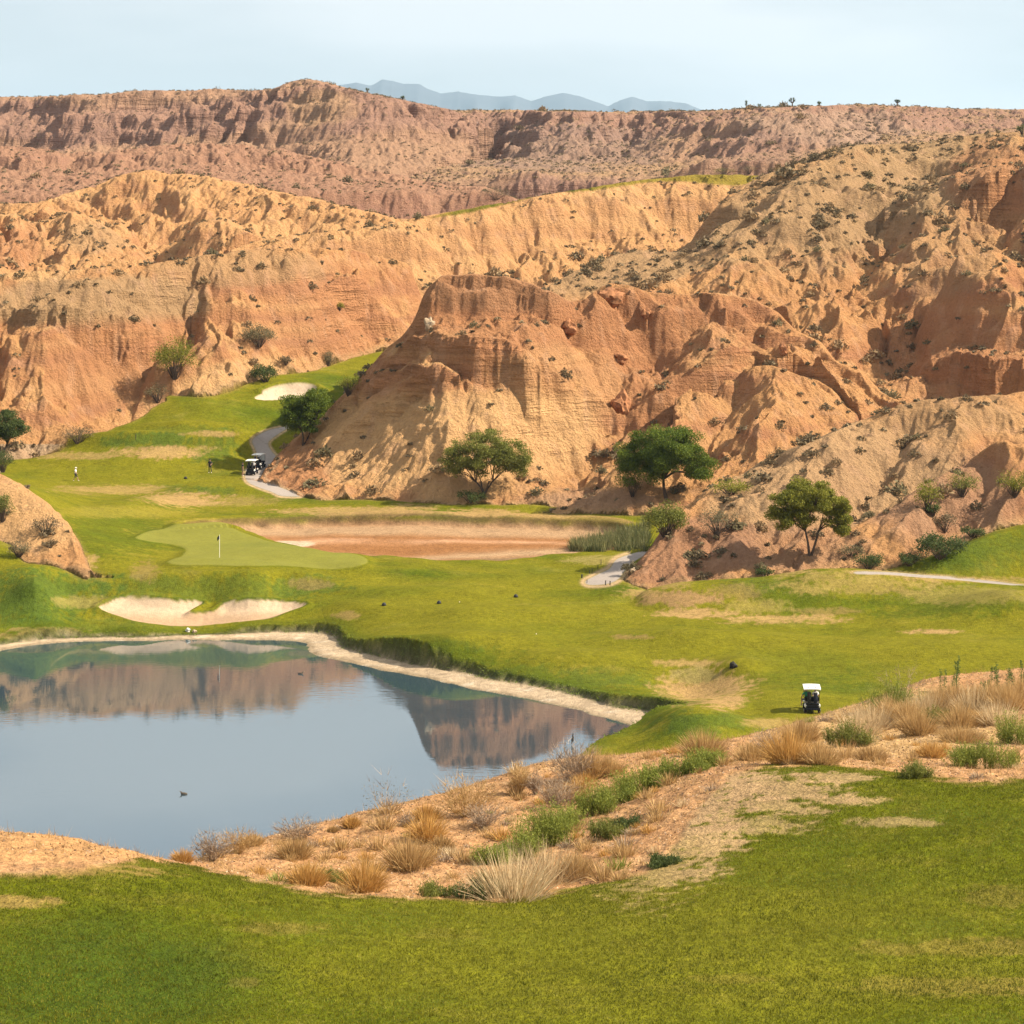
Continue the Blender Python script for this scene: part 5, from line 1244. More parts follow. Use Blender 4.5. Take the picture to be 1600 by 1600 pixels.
ji = np.clip(np.searchsorted(D, pdist), 1, nD - 1); iu = np.clip(np.searchsorted(U, pu), 0, nU - 1)
lay = layer_id[ji, iu]; slp = slope[ji, iu]; rk = rock[ji, iu] * (1 - tmask[ji, iu])
area_w = ((1720) / F) * (900 ** 2 - 216 ** 2) / 2 / nat      # square metres each trial stands for
dens = np.array([DENS.get(k, 0) for k in range(20)])[lay]
clus = np.clip(.6 + 1.2 * (fbm(pu * pdist / F / 14, pdist / 14, 3) + .2), .25, 1.7)
grav = np.clip((col[ji, iu, 1] / (col[ji, iu, 0] + 1e-6) - .5) * 6, .5, 2.2)
keep = (r.uniform(0, 1, nat) < dens * area_w * clus * grav * np.where(slp > 1.35, .25, 1)) & (rk > .7) & (m_tee[ji, iu] < .3)
vis = (PYF[ji, iu] <= _hor[np.maximum(ji - 2, 0), iu] + 2.0)
keep &= vis
idx = np.nonzero(keep)[0]
size = r.gamma(5, .2, len(idx)) * np.where(pdist[idx] > 560, 1.15, 1.0) * np.where(lay[idx] == 3, .9, .85)
order = np.argsort(-(size / pdist[idx]))
stuffV = []; stuffS = []
for n_, k in enumerate(order):
    i = idx[k]; x = (pu[i] - 800) / F * pdist[i]; y = pdist[i]; z = ground(x, y)
    if n_ < 290:
        o = link('scrub_bush', SCR[r.randint(len(SCR))], None, (x, y, z - .05), r.uniform(0, 6.28), (size[k], size[k], size[k] * r.uniform(.7, 1.1)))
        wname = WHERE.get(int(lay[i]), 'the hills')
        tag(o, 'low dry scrub bush dotted on ' + wname, 'scrub bush', 'scrub bushes on ' + wname)
    else:
        stuffV.append((x, y, z, size[k]))
SV = np.array(stuffV); print('scrub', len(idx))
ns = len(SV); per = 26
P = r.normal(size=(ns, per, 3)); P /= np.linalg.norm(P, axis=2)[..., None]; P *= r.uniform(.3, 1, (ns, per, 1)) ** .5; P[..., 2] = np.abs(P[..., 2]) * .7
P = P * SV[:, None, 3:4] * .6 + SV[:, None, :3]
me = leaf_mesh('desert_scrub', P.reshape(-1, 3), .42, .6, M_SCRUB, r, 0, np.repeat(r.uniform(.1, .9, ns), per))
o = link('desert_scrub', me); tag(o, 'countless small scrub plants speckling the bare hills', 'scrub', kind='stuff')

# ------------------------------------------------------------------ boulders
M_ROCK = paint('rock', (.29, .135, .066), .95, .55, 2.2, spec=.05); M_ROCKW = paint('pale_rock', (.36, .27, .18), .95, .2, 3, spec=.1)
def boulder(px, py, w, h, label, mat, seed, dist=200):
    p = at(px, py, dist); sc = p.y / F
    mb = MB(); mb.blob((0, 0, h * sc * .28), (w * sc * .46, w * sc * .4, h * sc * .5), 3, .6, seed, 1.1)
    o = mb.build('boulder', mat, None, angle=32); o.location = p; o.rotation_euler = (.1, -.15, seed * 1.7); tag(o, label, 'boulder', 'boulders on the slopes')
boulder(671, 512, 18, 20, 'pale rounded boulder perched on the left shoulder of the butte', M_ROCKW, 2)
boulder(888, 518, 34, 24, 'red-brown boulder lodged in the notch right of the butte cap', M_ROCK, 3)
boulder(1009, 492, 18, 16, 'small red boulder in the dark gully of the butte', M_ROCK, 4)
boulder(968, 645, 36, 40, 'broken red boulder at the bottom of the butte gully', M_ROCK, 5)
boulder(970, 566, 28, 18, 'orange flat boulder halfway down the butte gully', M_ROCK, 6)
boulder(1225, 552, 14, 20, 'upright rock knob on the ridge right of the butte', M_ROCK, 7)
boulder(955, 470, 44, 30, 'big rounded red rock on the crest right of the butte cap', M_ROCK, 8)
boulder(990, 893, 14, 9, 'pale stone at the edge of the grey cart path', M_ROCKW, 10)
boulder(294, 987, 8, 8, 'white rock on the beach of the far pond shore', paint('white_rock', (.5, .48, .44), .9, .1, 4), 11)
boulder(304, 988, 9, 5, 'small tan stone beside the white rock on the pond beach', M_ROCKW, 12)
boulder(1145, 1043, 13, 11, 'black stump-like rock on the rim of the dry patch in the fairway', paint('black_rock', (.02, .018, .016), .9, .3, 4), 13, 140)

# ------------------------------------------------------------------ plants of the near slope, one by one
def tuft(px, py, w, h, kind, label, seed, dmax=None):
    p = at(px, py, 30); sc = p.y / F * 1.15; W, Hh = w * sc, h * sc
    r = np.random.RandomState(seed); cat = 'grass tuft'; name = 'grass_tuft'; grp = 'plants on the near scrub slope'
    def dome(n, hh, spread, lean_, wid, mat, nm, bend=.25):
        a = r.uniform(0, 2 * math.pi, n); q = r.uniform(0, 1, n) ** .6
        b = np.stack([np.cos(a) * q * spread, np.sin(a) * q * spread, np.full(n, -.04)], 1)
        a2 = a + r.normal(0, .5, n); l = np.clip(q * lean_ + r.normal(0, .12, n), 0, .92)
        L = hh * r.uniform(.55, 1.08, n) * (1 - .25 * q)
        t = b + np.stack([np.cos(a2) * l * L, np.sin(a2) * l * L, np.sqrt(1 - l * l) * L], 1)
        return blade_mesh(nm, b, t, wid, mat, r, bend)
    def twigs(n, hh, spread, wid, mat, nm):
        B = []; T = []
        for k in range(n):
            a = r.uniform(0, 6.28); q = r.uniform(0, 1) ** .5
            d = np.array([math.cos(a) * q * spread, math.sin(a) * q * spread, hh * r.uniform(.5, 1.0) * (1 - .35 * q * q)]); o_ = d * np.array([.12, .12, 0])
            s = o_; pts = [o_ + (d - o_) * f + r.normal(0, .03, 3) * (f > 0) for f in (0, .4, .7, 1)]
            for i in range(3):
                B.append(pts[i]); T.append(pts[i + 1])
                for _ in range(3):
                    v = (d - o_) / np.linalg.norm(d - o_) + r.normal(0, .55, 3); v[2] = abs(v[2]) * .8 + .1
                    B.append(pts[i + 1]); T.append(pts[i + 1] + v * hh * r.uniform(.10, .24))
        return blade_mesh(nm, np.array(B), np.array(T), wid, mat, r, .1, None, False)
    if kind in ('gold', 'tan', 'pale'):
        mat = dict(gold=M_GOLD, tan=M_TAN, pale=M_PALE)[kind]
        me = dome(int((420 + 260 * W) * (.5 if kind == 'pale' else 1)), Hh, W * (.36 if kind == 'pale' else .28), .85, .016, mat, name, .1 if kind == 'pale' else .25)
    elif kind == 'twig' or kind == 'grey':
        name = 'dry_bush'; cat = 'dry bush'; me = twigs(int(70 + 50 * W), Hh, W * .52, .014, M_GREY if kind == 'grey' else M_TAN, name)
    elif kind in ('green', 'olive', 'dark'):
        name = 'green_bush'; cat = 'bush'; mat = dict(green=M_BROOM, olive=M_LEAF_A, dark=M_LEAF_D)[kind]
        root = empty(name, p); tag(root, label, cat, grp)
        nst = int(90 + 120 * W); nm = int(max(5, W / .22))
        B = []; T = []; Pn = []
        for m in range(nm):
            ox = np.clip(r.normal(0, .24), -.46, .46) * W; oy = r.uniform(-.35, .35); hm = Hh * r.uniform(.55, 1.12) * (1 - 1.6 * (ox / W) ** 2)
            for k in range(nst // nm):
                a = r.uniform(0, 6.28); l = r.uniform(0, .75); L = hm * r.uniform(.55, 1.0)
                b = np.array([ox + r.normal(0, .10), oy + r.normal(0, .10), -.03]); t = b + np.array([math.cos(a) * l * L, math.sin(a) * l * L, math.sqrt(1 - l * l) * L])
                B.append(b); T.append(t)
                for f in r.uniform(.3, 1, 18): Pn.append(b + (t - b) * f + r.normal(0, .03, 3))
        link('stems', blade_mesh('stems', np.array(B), np.array(T), .014, mat, r, .15, np.full(len(B), .35)), root)
        link('foliage', leaf_mesh('foliage', np.array(Pn), .075, .25, mat, r, -1.2), root)
        return
    elif kind == 'weed':
        name = 'upright_weed'; cat = 'weed'; root = empty(name, p); tag(root, label, cat, grp)
        B = []; T = []; Pn = []
        for k in range(3):
            b = np.array([r.normal(0, W * .22), r.normal(0, .1), -.03]); t = b + np.array([r.normal(0, .08), r.normal(0, .08), Hh * r.uniform(.7, 1)])
            t[0] += r.normal(0, .12); B.append(b); T.append(t)
            for f in r.uniform(.1, 1, 110): Pn.append(b + (t - b) * f + np.array([r.normal(0, .07), r.normal(0, .07), 0]) * (1.2 - f * .8))
        link('stems', blade_mesh('stems', np.array(B), np.array(T), .03, M_WEED, r, 0), root)
        link('foliage', leaf_mesh('foliage', np.array(Pn), .11, .3, M_WEED, r, -.2), root); return
    elif kind == 'wispy':
        name = 'wispy_bush'; cat = 'bush'; root = empty(name, p); tag(root, label, cat, grp)
        me = twigs(16, Hh, W * .5, .014, M_GREY, 'stems'); link('stems', me, root)
        n = 240; a = r.uniform(0, 6.28, n); q = r.uniform(0, 1, n) ** .5
        link('foliage', leaf_mesh('foliage', np.stack([np.cos(a) * q * W * .5, np.sin(a) * q * W * .4, Hh * r.uniform(.3, 1, n) * (1 - .3 * q)], 1), .06, .4, M_LEAF_G, r), root); return
    o = link(name, me, None, p); tag(o, label, cat, grp)

NEARP = [
    (285, 1347, 34, 24, 'gold', 'small gold grass tuft on the left, where the sand mound meets the pond'), (332, 1345, 54, 40, 'grey', 'grey twiggy bush at the lower tip of the pond'), (372, 1334, 54, 34, 'twig', 'tan dry bush between the grey bush at the pond tip and the next grey bush'), (395, 1322, 34, 24, 'tan', 'pale tuft on the pond edge behind the tan dry bush'),
    (466, 1312, 64, 30, 'grey', 'low wide grey bush on the skyline against the water'), (460, 1340, 60, 36, 'tan', 'straw coloured tuft below the low wide grey bush'), (480, 1382, 70, 40, 'gold', 'deep gold grass tuft just above the front lawn, left of its twin'), (567, 1393, 66, 54, 'gold', 'tall gold grass tuft touching the front lawn'), (520, 1376, 40, 22, 'olive', 'tiny olive herb between the two gold tufts at the lawn'),
    (549, 1292, 26, 20, 'gold', 'small gold tuft on the skyline left of the wispy bush'), (520, 1300, 20, 12, 'tan', 'very small tan tuft on the skyline near the low grey bush'), (608, 1283, 76, 66, 'wispy', 'tall wispy grey-green bush standing out against the water'), (664, 1285, 26, 34, 'gold', 'narrow orange tuft right of the wispy bush'), (667, 1312, 54, 44, 'gold', 'rounded bright gold tuft in the middle of the bare slope'),
    (640, 1356, 80, 54, 'tan', 'spreading straw tuft below the rounded bright gold one'), (690, 1328, 40, 26, 'tan', 'thin straw tuft beside the rounded bright gold one'), (634, 1292, 24, 18, 'grey', 'little grey bush under the wispy bush'), (728, 1275, 84, 54, 'twig', 'large tan twiggy bush on the skyline above the water'), (757, 1293, 54, 34, 'grey', 'grey-brown bush in front of the large tan twiggy bush'),
    (813, 1240, 28, 44, 'twig', 'upright dry bush on the skyline left of the shore rock'), (836, 1240, 26, 30, 'grey', 'small upright grey bush next to the upright dry one'), (870, 1262, 54, 42, 'grey', 'rounded grey-brown bush in the middle of the slope'), (893, 1222, 72, 56, 'grey', 'dark woody bush on the shore corner with the black bird'), (926, 1214, 50, 50, 'tan', 'fluffy pale tuft beside the dark woody bush'), (912, 1230, 34, 26, 'gold', 'orange tuft at the foot of the dark woody bush'), (955, 1208, 50, 26, 'tan', 'dry grass tuft right of the fluffy pale one'),
    (850, 1322, 120, 72, 'green', 'big bright green broom bush at the heart of the slope'), (780, 1350, 60, 40, 'green', 'green broom bush left of the bleached grass'), (935, 1272, 84, 50, 'green', 'green bush in the strip, second up from the big broom bush'), (1000, 1238, 70, 42, 'green', 'dark green bush in the strip beside the dry mound, third up'), (1050, 1218, 60, 40, 'green', 'bright green bush near the upper end of the strip'), (1112, 1198, 62, 36, 'green', 'bushy green clump at the top of the strip by the pale tuft'), (945, 1308, 56, 34, 'olive', 'olive bush on the dry thatch edge'),
    (815, 1345, 70, 50, 'green', 'green broom tuft just under the big broom bush'), (885, 1300, 70, 44, 'green', 'green broom tuft right above the big broom bush'), (965, 1256, 60, 40, 'green', 'narrow green bush between second and third bushes of the strip'), (1025, 1228, 60, 36, 'green', 'low green bush between third and fourth bushes of the strip'), (1080, 1208, 60, 34, 'green', 'soft green bush just below the clump at the top of the strip'), (905, 1250, 44, 30, 'twig', 'thin tan bush above the strip in the middle of the slope'),
    (800, 1402, 110, 84, 'pale', 'tall bleached white grass clump at the lawn edge'), (850, 1380, 80, 72, 'pale', 'bleached grass clump right of the tall white one'), (730, 1402, 90, 40, 'dark', 'dark green weed patch left of the tall white grass'), (900, 1370, 60, 40, 'tan', 'tan grass at the right end of the bleached clumps'), (680, 1400, 40, 22, 'olive', 'low olive weed at the lawn edge left of the dark weed patch'), (1045, 1352, 60, 14, 'dark', 'flat green mat on the thatch above the lawn'), (985, 1290, 40, 16, 'dark', 'flat green mat on the bare thatch under the strip'),
    (1098, 1182, 72, 46, 'tan', 'fluffy pinkish tuft on the turf edge at the top of the strip'), (1200, 1184, 44, 40, 'grey', 'dark grey bush left of the orange tuft by the mown mound'), (1232, 1192, 80, 58, 'gold', 'large orange grass tuft behind the mown mound'), (1172, 1190, 50, 34, 'tan', 'pale grass left of the dark grey bush'), (1252, 1158, 64, 40, 'tan', 'feathery straw in front of the near golf cart'), (1282, 1192, 70, 34, 'tan', 'pale dry grass right of the large orange tuft'), (1330, 1165, 72, 44, 'olive', 'olive bush on the slope below the straw bank'),
    (1398, 1112, 92, 60, 'green', 'leafy green bush at the left end of the straw bank'), (1412, 1088, 70, 44, 'wispy', 'airy branching weed rising above the straw bank'), (1455, 1182, 50, 26, 'gold', 'low gold tuft in the middle of the right hollow'), (1436, 1216, 40, 32, 'olive', 'yellow-green tuft at the edge of the mown mound'), (1548, 1202, 100, 52, 'green', 'big green bush at the lower right of the scrub'), (1592, 1162, 60, 50, 'green', 'dark green bush cut by the right edge of the photo'), (1500, 1160, 80, 30, 'tan', 'straw tuft above the big lower right bush'), (1360, 1188, 60, 26, 'tan', 'pale tuft on the back of the mown mound'), (1520, 1185, 50, 26, 'olive', 'olive tuft left of the big lower right bush'), (1475, 1130, 60, 30, 'olive', 'olive weeds in the right end of the straw bank'),
]
for k, (x_, y_) in enumerate([(1365, 1138), (1392, 1128), (1420, 1135), (1448, 1120), (1470, 1112), (1495, 1106), (1520, 1112), (1548, 1104), (1575, 1110), (1340, 1148), (1435, 1148), (1500, 1138), (1560, 1132), (1595, 1098)]):
    NEARP.append((x_, y_, 56, 46, 'pale' if k % 3 == 0 else 'tan', 'dry straw clump on the steep straw bank at right'))
for k, (x_, y_, lb) in enumerate([(1471, 1088, 'green upright weed, first of the row on the right skyline'), (1497, 1080, 'green upright weed next to the first one on the right skyline'), (1536, 1086, 'green upright weed in the middle of the row on the right skyline'), (1551, 1078, 'green upright weed right of the middle one in the row'), (1582, 1075, 'green upright weed last but one in the row'), (1597, 1072, 'green upright weed at the very edge of the photo')]):
    NEARP.append((x_, y_, (26, 34, 20, 30, 24, 36)[k], (42, 52, 24, 40, 30, 46)[k], 'weed', lb))
for i, (px, py, w_, h_, kd, lb) in enumerate(NEARP):
    tuft(px, py, w_, h_, kd, lb, 500 + i)

# many small tufts in between, copies of a few shapes
r = np.random.RandomState(31)
small = []
for mt, hh, nm in ((M_TAN, .42, 'dry_tuft'), (M_GOLD, .36, 'dry_tuft'), (M_PALE, .34, 'dry_tuft'), (M_GREY, .3, 'dry_tuft'), (M_BROOM, .3, 'green_tuft')):
    n = 130; a = r.uniform(0, 6.28, n); q = r.uniform(0, 1, n) ** .6; b = np.stack([np.cos(a) * q * .16, np.sin(a) * q * .16, np.full(n, -.04)], 1)
    l = np.clip(q * .9 + r.normal(0, .15, n), 0, .95); L_ = hh * r.uniform(.4, 1.1, n); a2 = a + r.normal(0, .6, n)
    small.append((blade_mesh(nm, b, b + np.stack([np.cos(a2) * l * L_, np.sin(a2) * l * L_, np.sqrt(1 - l * l) * L_], 1), .014, mt, r, .15), nm))
cnt = 0; tries = 0
while cnt < 170 and tries < 6000:
    tries += 1
    px, py = r.uniform(290, 1600), r.uniform(1110, 1400)
    p = at(px, py, 30); i = int(np.searchsorted(U, px)); j = int(np.searchsorted(D, p.y))
    if p.y > 105 or nr[j, i] < .5 or m_lawn_n[j, i] > .3 or fbm(np.array([p.x / 4.0]), np.array([p.y / 4.0]), 2)[0] < r.uniform(-.5, .15): continue
    me, nm = small[r.choice(5, p=(.36, .2, .16, .16, .12))]; k = r.uniform(.6, 1.5)
    o = link(nm, me, None, p, r.uniform(0, 6.28), (k, k, k * r.uniform(.7, 1.2)))
    if nm == 'dry_tuft': tag(o, 'small dry grass tuft scattered over the near scrub slope', 'grass tuft', 'small dry tufts on the near slope')
    else: tag(o, 'small green tuft scattered over the near scrub slope', 'grass tuft', 'small green tufts on the near slope')
    cnt += 1
r = np.random.RandomState(9)
# loose dry grass and stones between them, and the nap of the mown turf
r = np.random.RandomState(9)
def scatter(n, cond, dmin, dmax, umin=-40, umax=1640):
    u = r.uniform(umin, umax, n); d = np.sqrt(r.uniform(dmin ** 2, dmax ** 2, n))
    j = np.clip(np.searchsorted(D, d), 1, nD - 1); i = np.clip(np.searchsorted(U, u), 0, nU - 1)
    k = cond(j, i, u, d)
    u, d, j, i = u[k], d[k], j[k], i[k]
    b = (d - D[j - 1]) / (D[j] - D[j - 1])
    return np.stack([(u - 800) / F * d, d, H[j - 1, i] * (1 - b) + H[j, i] * b], 1), j, i
P, j, i = scatter(80000, lambda j, i, u, d: (nr[j, i] > .5) & (m_lawn_n[j, i] < .4) & (r.uniform(0, 1, len(u)) < np.clip(.25 + 1.5 * gC[j, i], .05, 1)), 56, 104)
B = np.repeat(P, 3, 0) + r.normal(0, .05, (len(P) * 3, 3)) * (1, 1, 0); B[:, 2] -= .01
T = B + r.normal(0, 1, B.shape) * (.08, .08, 0) + np.stack([np.zeros(len(B)), np.zeros(len(B)), r.gamma(2.2, .045, len(B))], 1)
o = link('dry_grass', blade_mesh('dry_grass', B, T, .018, M_TAN, r, .2, None, False)); tag(o, 'thin dry grass littering the near scrub slope', 'dry grass', kind='stuff')
P, j, i = scatter(26000, lambda j, i, u, d: (nr[j, i] > .5) & (m_lawn_n[j, i] < .3), 56, 104)
o = link('pebbles', leaf_mesh('pebbles', P + np.array([0, 0, .012]), .075, .7, leafy('pebble', (.16, .09, .05), (.55, .40, .26), 0), r)); tag(o, 'small stones and clods on the near scrub slope', 'stones', kind='stuff')
P, j, i = scatter(420000, lambda j, i, u, d: (nr[j, i] > .5) & (m_lawn_n[j, i] > .5) & (lawn[j, i, 1] > lawn[j, i, 0] * .78), 42, 78)
hgt_ = .026 + .05 * np.clip(.4 + 1.5 * gB[j, i], 0, 1)
T = P + r.normal(0, 1, P.shape) * (.022, .022, 0); T[:, 2] += hgt_ * r.uniform(.6, 1.3, len(P)); P[:, 2] -= .01
o = link('turf_grass', blade_mesh('turf_grass', P, T, .016, M_TURF, r, 0, np.clip(.5 + .7 * gA[j, i] + .5 * gD[j, i], 0, 1), False)); tag(o, 'short mown grass of the front lawn', 'grass', kind='stuff')
# overhanging grass along the pond bank
P, j, i = scatter(90000, lambda j, i, u, d: (pond_sd[j, i] < 900) & (np.abs(pond_sd[j, i] - bw[j, i] - .35) < .55) & (nr[j, i] < .5) & (turf[j, i] > .5), 150, 226)
T = P + r.normal(0, 1, P.shape) * (.16, .16, 0); T[:, 2] += r.uniform(.05, .22, len(P))
o = link('bank_grass', blade_mesh('bank_grass', P, T, .07, M_LEAF_B, r, .2, None, False)); tag(o, 'rough dark grass overhanging the pond bank', 'grass', kind='stuff')
# ------------------------------------------------------------------ golf carts, bags, people, flag, markers, birds
M_WHITE = paint('white_paint', (.80, .78, .73), .35, .05, 6); M_BLACK = paint('black_plastic', (.012, .012, .014), .5, .3, 10); M_NAVY = paint('navy_body', (.012, .016, .035), .3, .2, 8)
M_TYRE = paint('tyre', (.015, .015, .015), .85, .3, 20, spec=.1); M_RIM = paint('rim', (.55, .55, .55), .35, .1, 10, .6); M_SEAT = paint('cream_seat', (.45, .40, .32), .55, .1, 8); M_METAL = paint('post_metal', (.05, .05, .055), .35, .1, 8, .7)
M_SKIN = paint('skin', (.36, .20, .13), .6, .08, 10); M_GREEN_SHIRT = paint('green_shirt', (.02, .22, .11), .85, .15, 14); M_WHITE_SHIRT = paint('white_shirt', (.72, .72, .72), .85, .08, 14); M_DARK = paint('dark_cloth', (.018, .018, .022), .85, .2, 14); M_GREY_SHORT = paint('grey_cloth', (.09, .085, .08), .85, .15, 14); M_HAIR = paint('dark_hair', (.02, .014, .01), .7, .2, 20); M_SHOE = paint('shoe', (.6, .58, .55), .6, .1, 12); M_KHAKI = paint('khaki', (.20, .15, .09), .85, .1, 12)
M_GLASS = NT('windshield'); _g = M_GLASS.n('ShaderNodeBsdfGlass', {'Color': (.9, .95, .95, 1), 'Roughness': .02, 'IOR': 1.1}); M_GLASS.link(_g.outputs[0], M_GLASS.out.inputs['Surface']); M_GLASS = M_GLASS.m

def golf_cart(px, py, rz, label, dist, body=None):
    """forward is +Y; origin on the ground at the middle of the wheelbase"""
    body = body or M_NAVY
    p = at(px, py, dist); rt = empty('golf_cart', p, rz); tag(rt, label, 'golf cart', 'golf carts')
    b = MB()
    b.box((0, 0, .34), (1.06, 2.1, .12), .04); b.box((0, -.30, .52), (1.12, .62, .34), .08)
    b.box((0, .98, .56), (1.10, .50, .40), .14); b.box((0, .80, .80), (1.0, .16, .22), .05)
    b.box((0, -.86, .56), (1.14, .62, .30), .10); b.box((0, -1.18, .36), (1.0, .10, .14), .03)
    b.build('body', body, rt, smooth=False)
    f = MB()
    for sx in (-1, 1): f.box((sx * .50, -.93, .60), (.17, .56, .26), .07); f.box((sx * .50, .90, .58), (.15, .5, .2), .06)
    f.build('fender', M_WHITE, rt)
    s = MB(); s.box((0, -.30, .74), (1.06, .50, .12), .05); s.build('seat', M_SEAT, rt)
    s = MB(); s.box((0, -.58, 1.0), (1.04, .11, .40), .05, Quaternion((1, 0, 0), math.radians(9))); s.build('backrest', M_BLACK, rt)
    r_ = MB(); bm = bmesh.new(); bmesh.ops.create_grid(bm, x_segments=10, y_segments=12, size=.5)
    for v in bm.verts: v.co = Vector((v.co.x * 1.24, v.co.y * 1.95 - .12, 1.83 - .30 * (abs(v.co.x) * 1.2) ** 2 * .25 - .06 * (abs(v.co.y) * 2) ** 4))
    ex = bmesh.ops.extrude_face_region(bm, geom=bm.faces[:]); 
    for v in [g for g in ex['geom'] if isinstance(g, bmesh.types.BMVert)]: v.co.z += .075
    bmesh.ops.recalc_face_normals(bm, faces=bm.faces[:]); r_.from_bm(bm); r_.build('roof', M_WHITE, rt)
    for sx in (-1, 1):
        for (y0, z0, y1) in ((.78, .86, .66), (-.66, .70, -.90)):
            q = MB(); q.tube([(sx * .52, y0, z0), (sx * .53, (y0 + y1) / 2, 1.35), (sx * .54, y1, 1.80)], .022, 8); q.build('roof_post', M_METAL, rt)
        for yy in (.82, -.82):
            w = MB(); w.cyl((sx * .50, yy, .225), (1, 0, 0), .225, .19, 22, .04); wo_ = w.build('wheel', M_TYRE, rt)
            m = MB(); m.cyl((sx * .585, yy, .225), (1, 0, 0), .125, .05, 14, .01); m.build('rim', M_RIM, wo_)
    g = MB(); g.box((0, .74, 1.32), (1.0, .012, .80), .004, Quaternion((1, 0, 0), math.radians(6))); g.build('windshield', M_GLASS, rt)
    t = MB(); bm = bmesh.new(); ring = []
    for k in range(18):
        a = 2 * math.pi * k / 18; ring.append(Vector((-.27 + .17 * math.cos(a), .34 + .10 * math.sin(a), 1.02 + .13 * math.sin(a))))
    t.tube(ring + [ring[0]], .015, 6, False); t.tube([(-.27, .34, 1.02), (-.27, .68, .78)], .02, 6); bm.free(); t.build('steering_wheel', M_BLACK, rt)
    k = MB(); k.box((0, -1.02, .74), (.98, .34, .05), .015); k.tube([(-.46, -.86, .75), (-.46, -.86, 1.16), (.46, -.86, 1.16), (.46, -.86, .75)], .02, 6); k.build('bag_rack', M_BLACK, rt)
    return rt, p

def world_of(rt, v):
    c, s = math.cos(rt.rotation_euler.z), math.sin(rt.rotation_euler.z)
    return Vector((rt.location.x + c * v[0] - s * v[1], rt.location.y + s * v[0] + c * v[1], rt.location.z + v[2]))

def golf_bag(rt, x, label, mat, trim):
    o = empty('golf_bag', world_of(rt, (x, -1.03, .77)), rt.rotation_euler.z); tag(o, label, 'golf bag', 'golf bags on the carts')
    b = MB(); bm = bmesh.new(); bmesh.ops.create_cone(bm, cap_ends=True, segments=16, radius1=.13, radius2=.15, depth=.78)
    for v in bm.verts: v.co.z += .39
    for v in bm.verts: v.co.y += v.co.z * .12
    b.from_bm(bm); b.box((0, -.15, .22), (.18, .10, .30), .04); b.build('body', mat, o, smooth=False)
    c = MB(); c.cyl((0, .09, .79), (0, .12, 1), .155, .05, 16, .01); c.build('collar', trim, o)
    cl = MB(); rr_ = random.Random(int(x * 100) + len(label))
    for k in range(7):
        bx, by = rr_.uniform(-.1, .1), rr_.uniform(.02, .16); e = (bx * 1.5, by + .06, rr_.uniform(.95, 1.12))
        cl.tube([(bx, by, .74), e], .008, 5); cl.blob(e, (.03, .05, .03) if k > 2 else (.045, .07, .06), 1)
    cl.build('clubs', M_METAL, o)
    return o

# people: one skin grown over joints, then clothes by where they sit on the body
def person(loc, rz, joints, radii, edges, dress, label, cap=None, lower=None, hair=True, held=None):
    me = bpy.data.meshes.new('person'); me.from_pydata([joints[k] for k in joints], [], []) if False else None
    names = list(joints); me = bpy.data.meshes.new('person')
    me.from_pydata([joints[n] for n in names], [(names.index(a), names.index(b)) for a, b in edges], [])
    tmp = bpy.data.objects.new('tmp_body', me); COL.objects.link(tmp)
    sk = tmp.modifiers.new('skin', 'SKIN'); sk.use_smooth_shade = True
    for n, v in zip(names, me.skin_vertices[0].data):
        v.radius = radii.get(n, (.05, .05)); v.use_root = (n == 'pelvis')
    ss = tmp.modifiers.new('sub', 'SUBSURF'); ss.levels = 1; ss.render_levels = 1
    dg = bpy.context.evaluated_depsgraph_get(); dg.update()
    body = bpy.data.meshes.new_from_object(tmp.evaluated_get(dg)); bpy.data.objects.remove(tmp); body.name = 'person'
    mats = []; body.materials.clear()
    segs = [(Vector(joints[a]), Vector(joints[b]), a, b) for a, b in edges]
    for p_ in body.polygons:
        c = p_.center; best = None
        for A, B, a, b in segs:
            d = B - A; t = max(0, min(1, (c - A).dot(d) / (d.length_squared + 1e-9))); q = (c - A - d * t).length
            if best is None or q < best[0]: best = (q, a, b, t)
        m = dress(best[1], best[2], best[3])
        if m not in mats: mats.append(m); body.materials.append(m)
        p_.material_index = mats.index(m); p_.use_smooth = True
    o = bpy.data.objects.new('person', body); COL.objects.link(o); o.location = loc; o.rotation_euler = (0, 0, rz)
    tag(o, label, 'person')
    hd = Vector(joints['head'])
    if cap:
        c = MB(); bm = bmesh.new(); bmesh.ops.create_uvsphere(bm, u_segments=14, v_segments=8, radius=.118)
        bmesh.ops.delete(bm, geom=[v for v in bm.verts if v.co.z < -.005], context='VERTS'); c.from_bm(bm, Matrix.Translation(hd + Vector((0, 0, .035)))); c.box(hd + Vector((0, .13, .04)), (.15, .13, .014), .004); c.build('cap', cap, o, smooth=True)
    elif hair:
        c = MB(); c.blob(hd + Vector((0, -.022, .035)), (.104, .112, .10), 2); c.build('hair', M_HAIR, o, smooth=True)
    return o

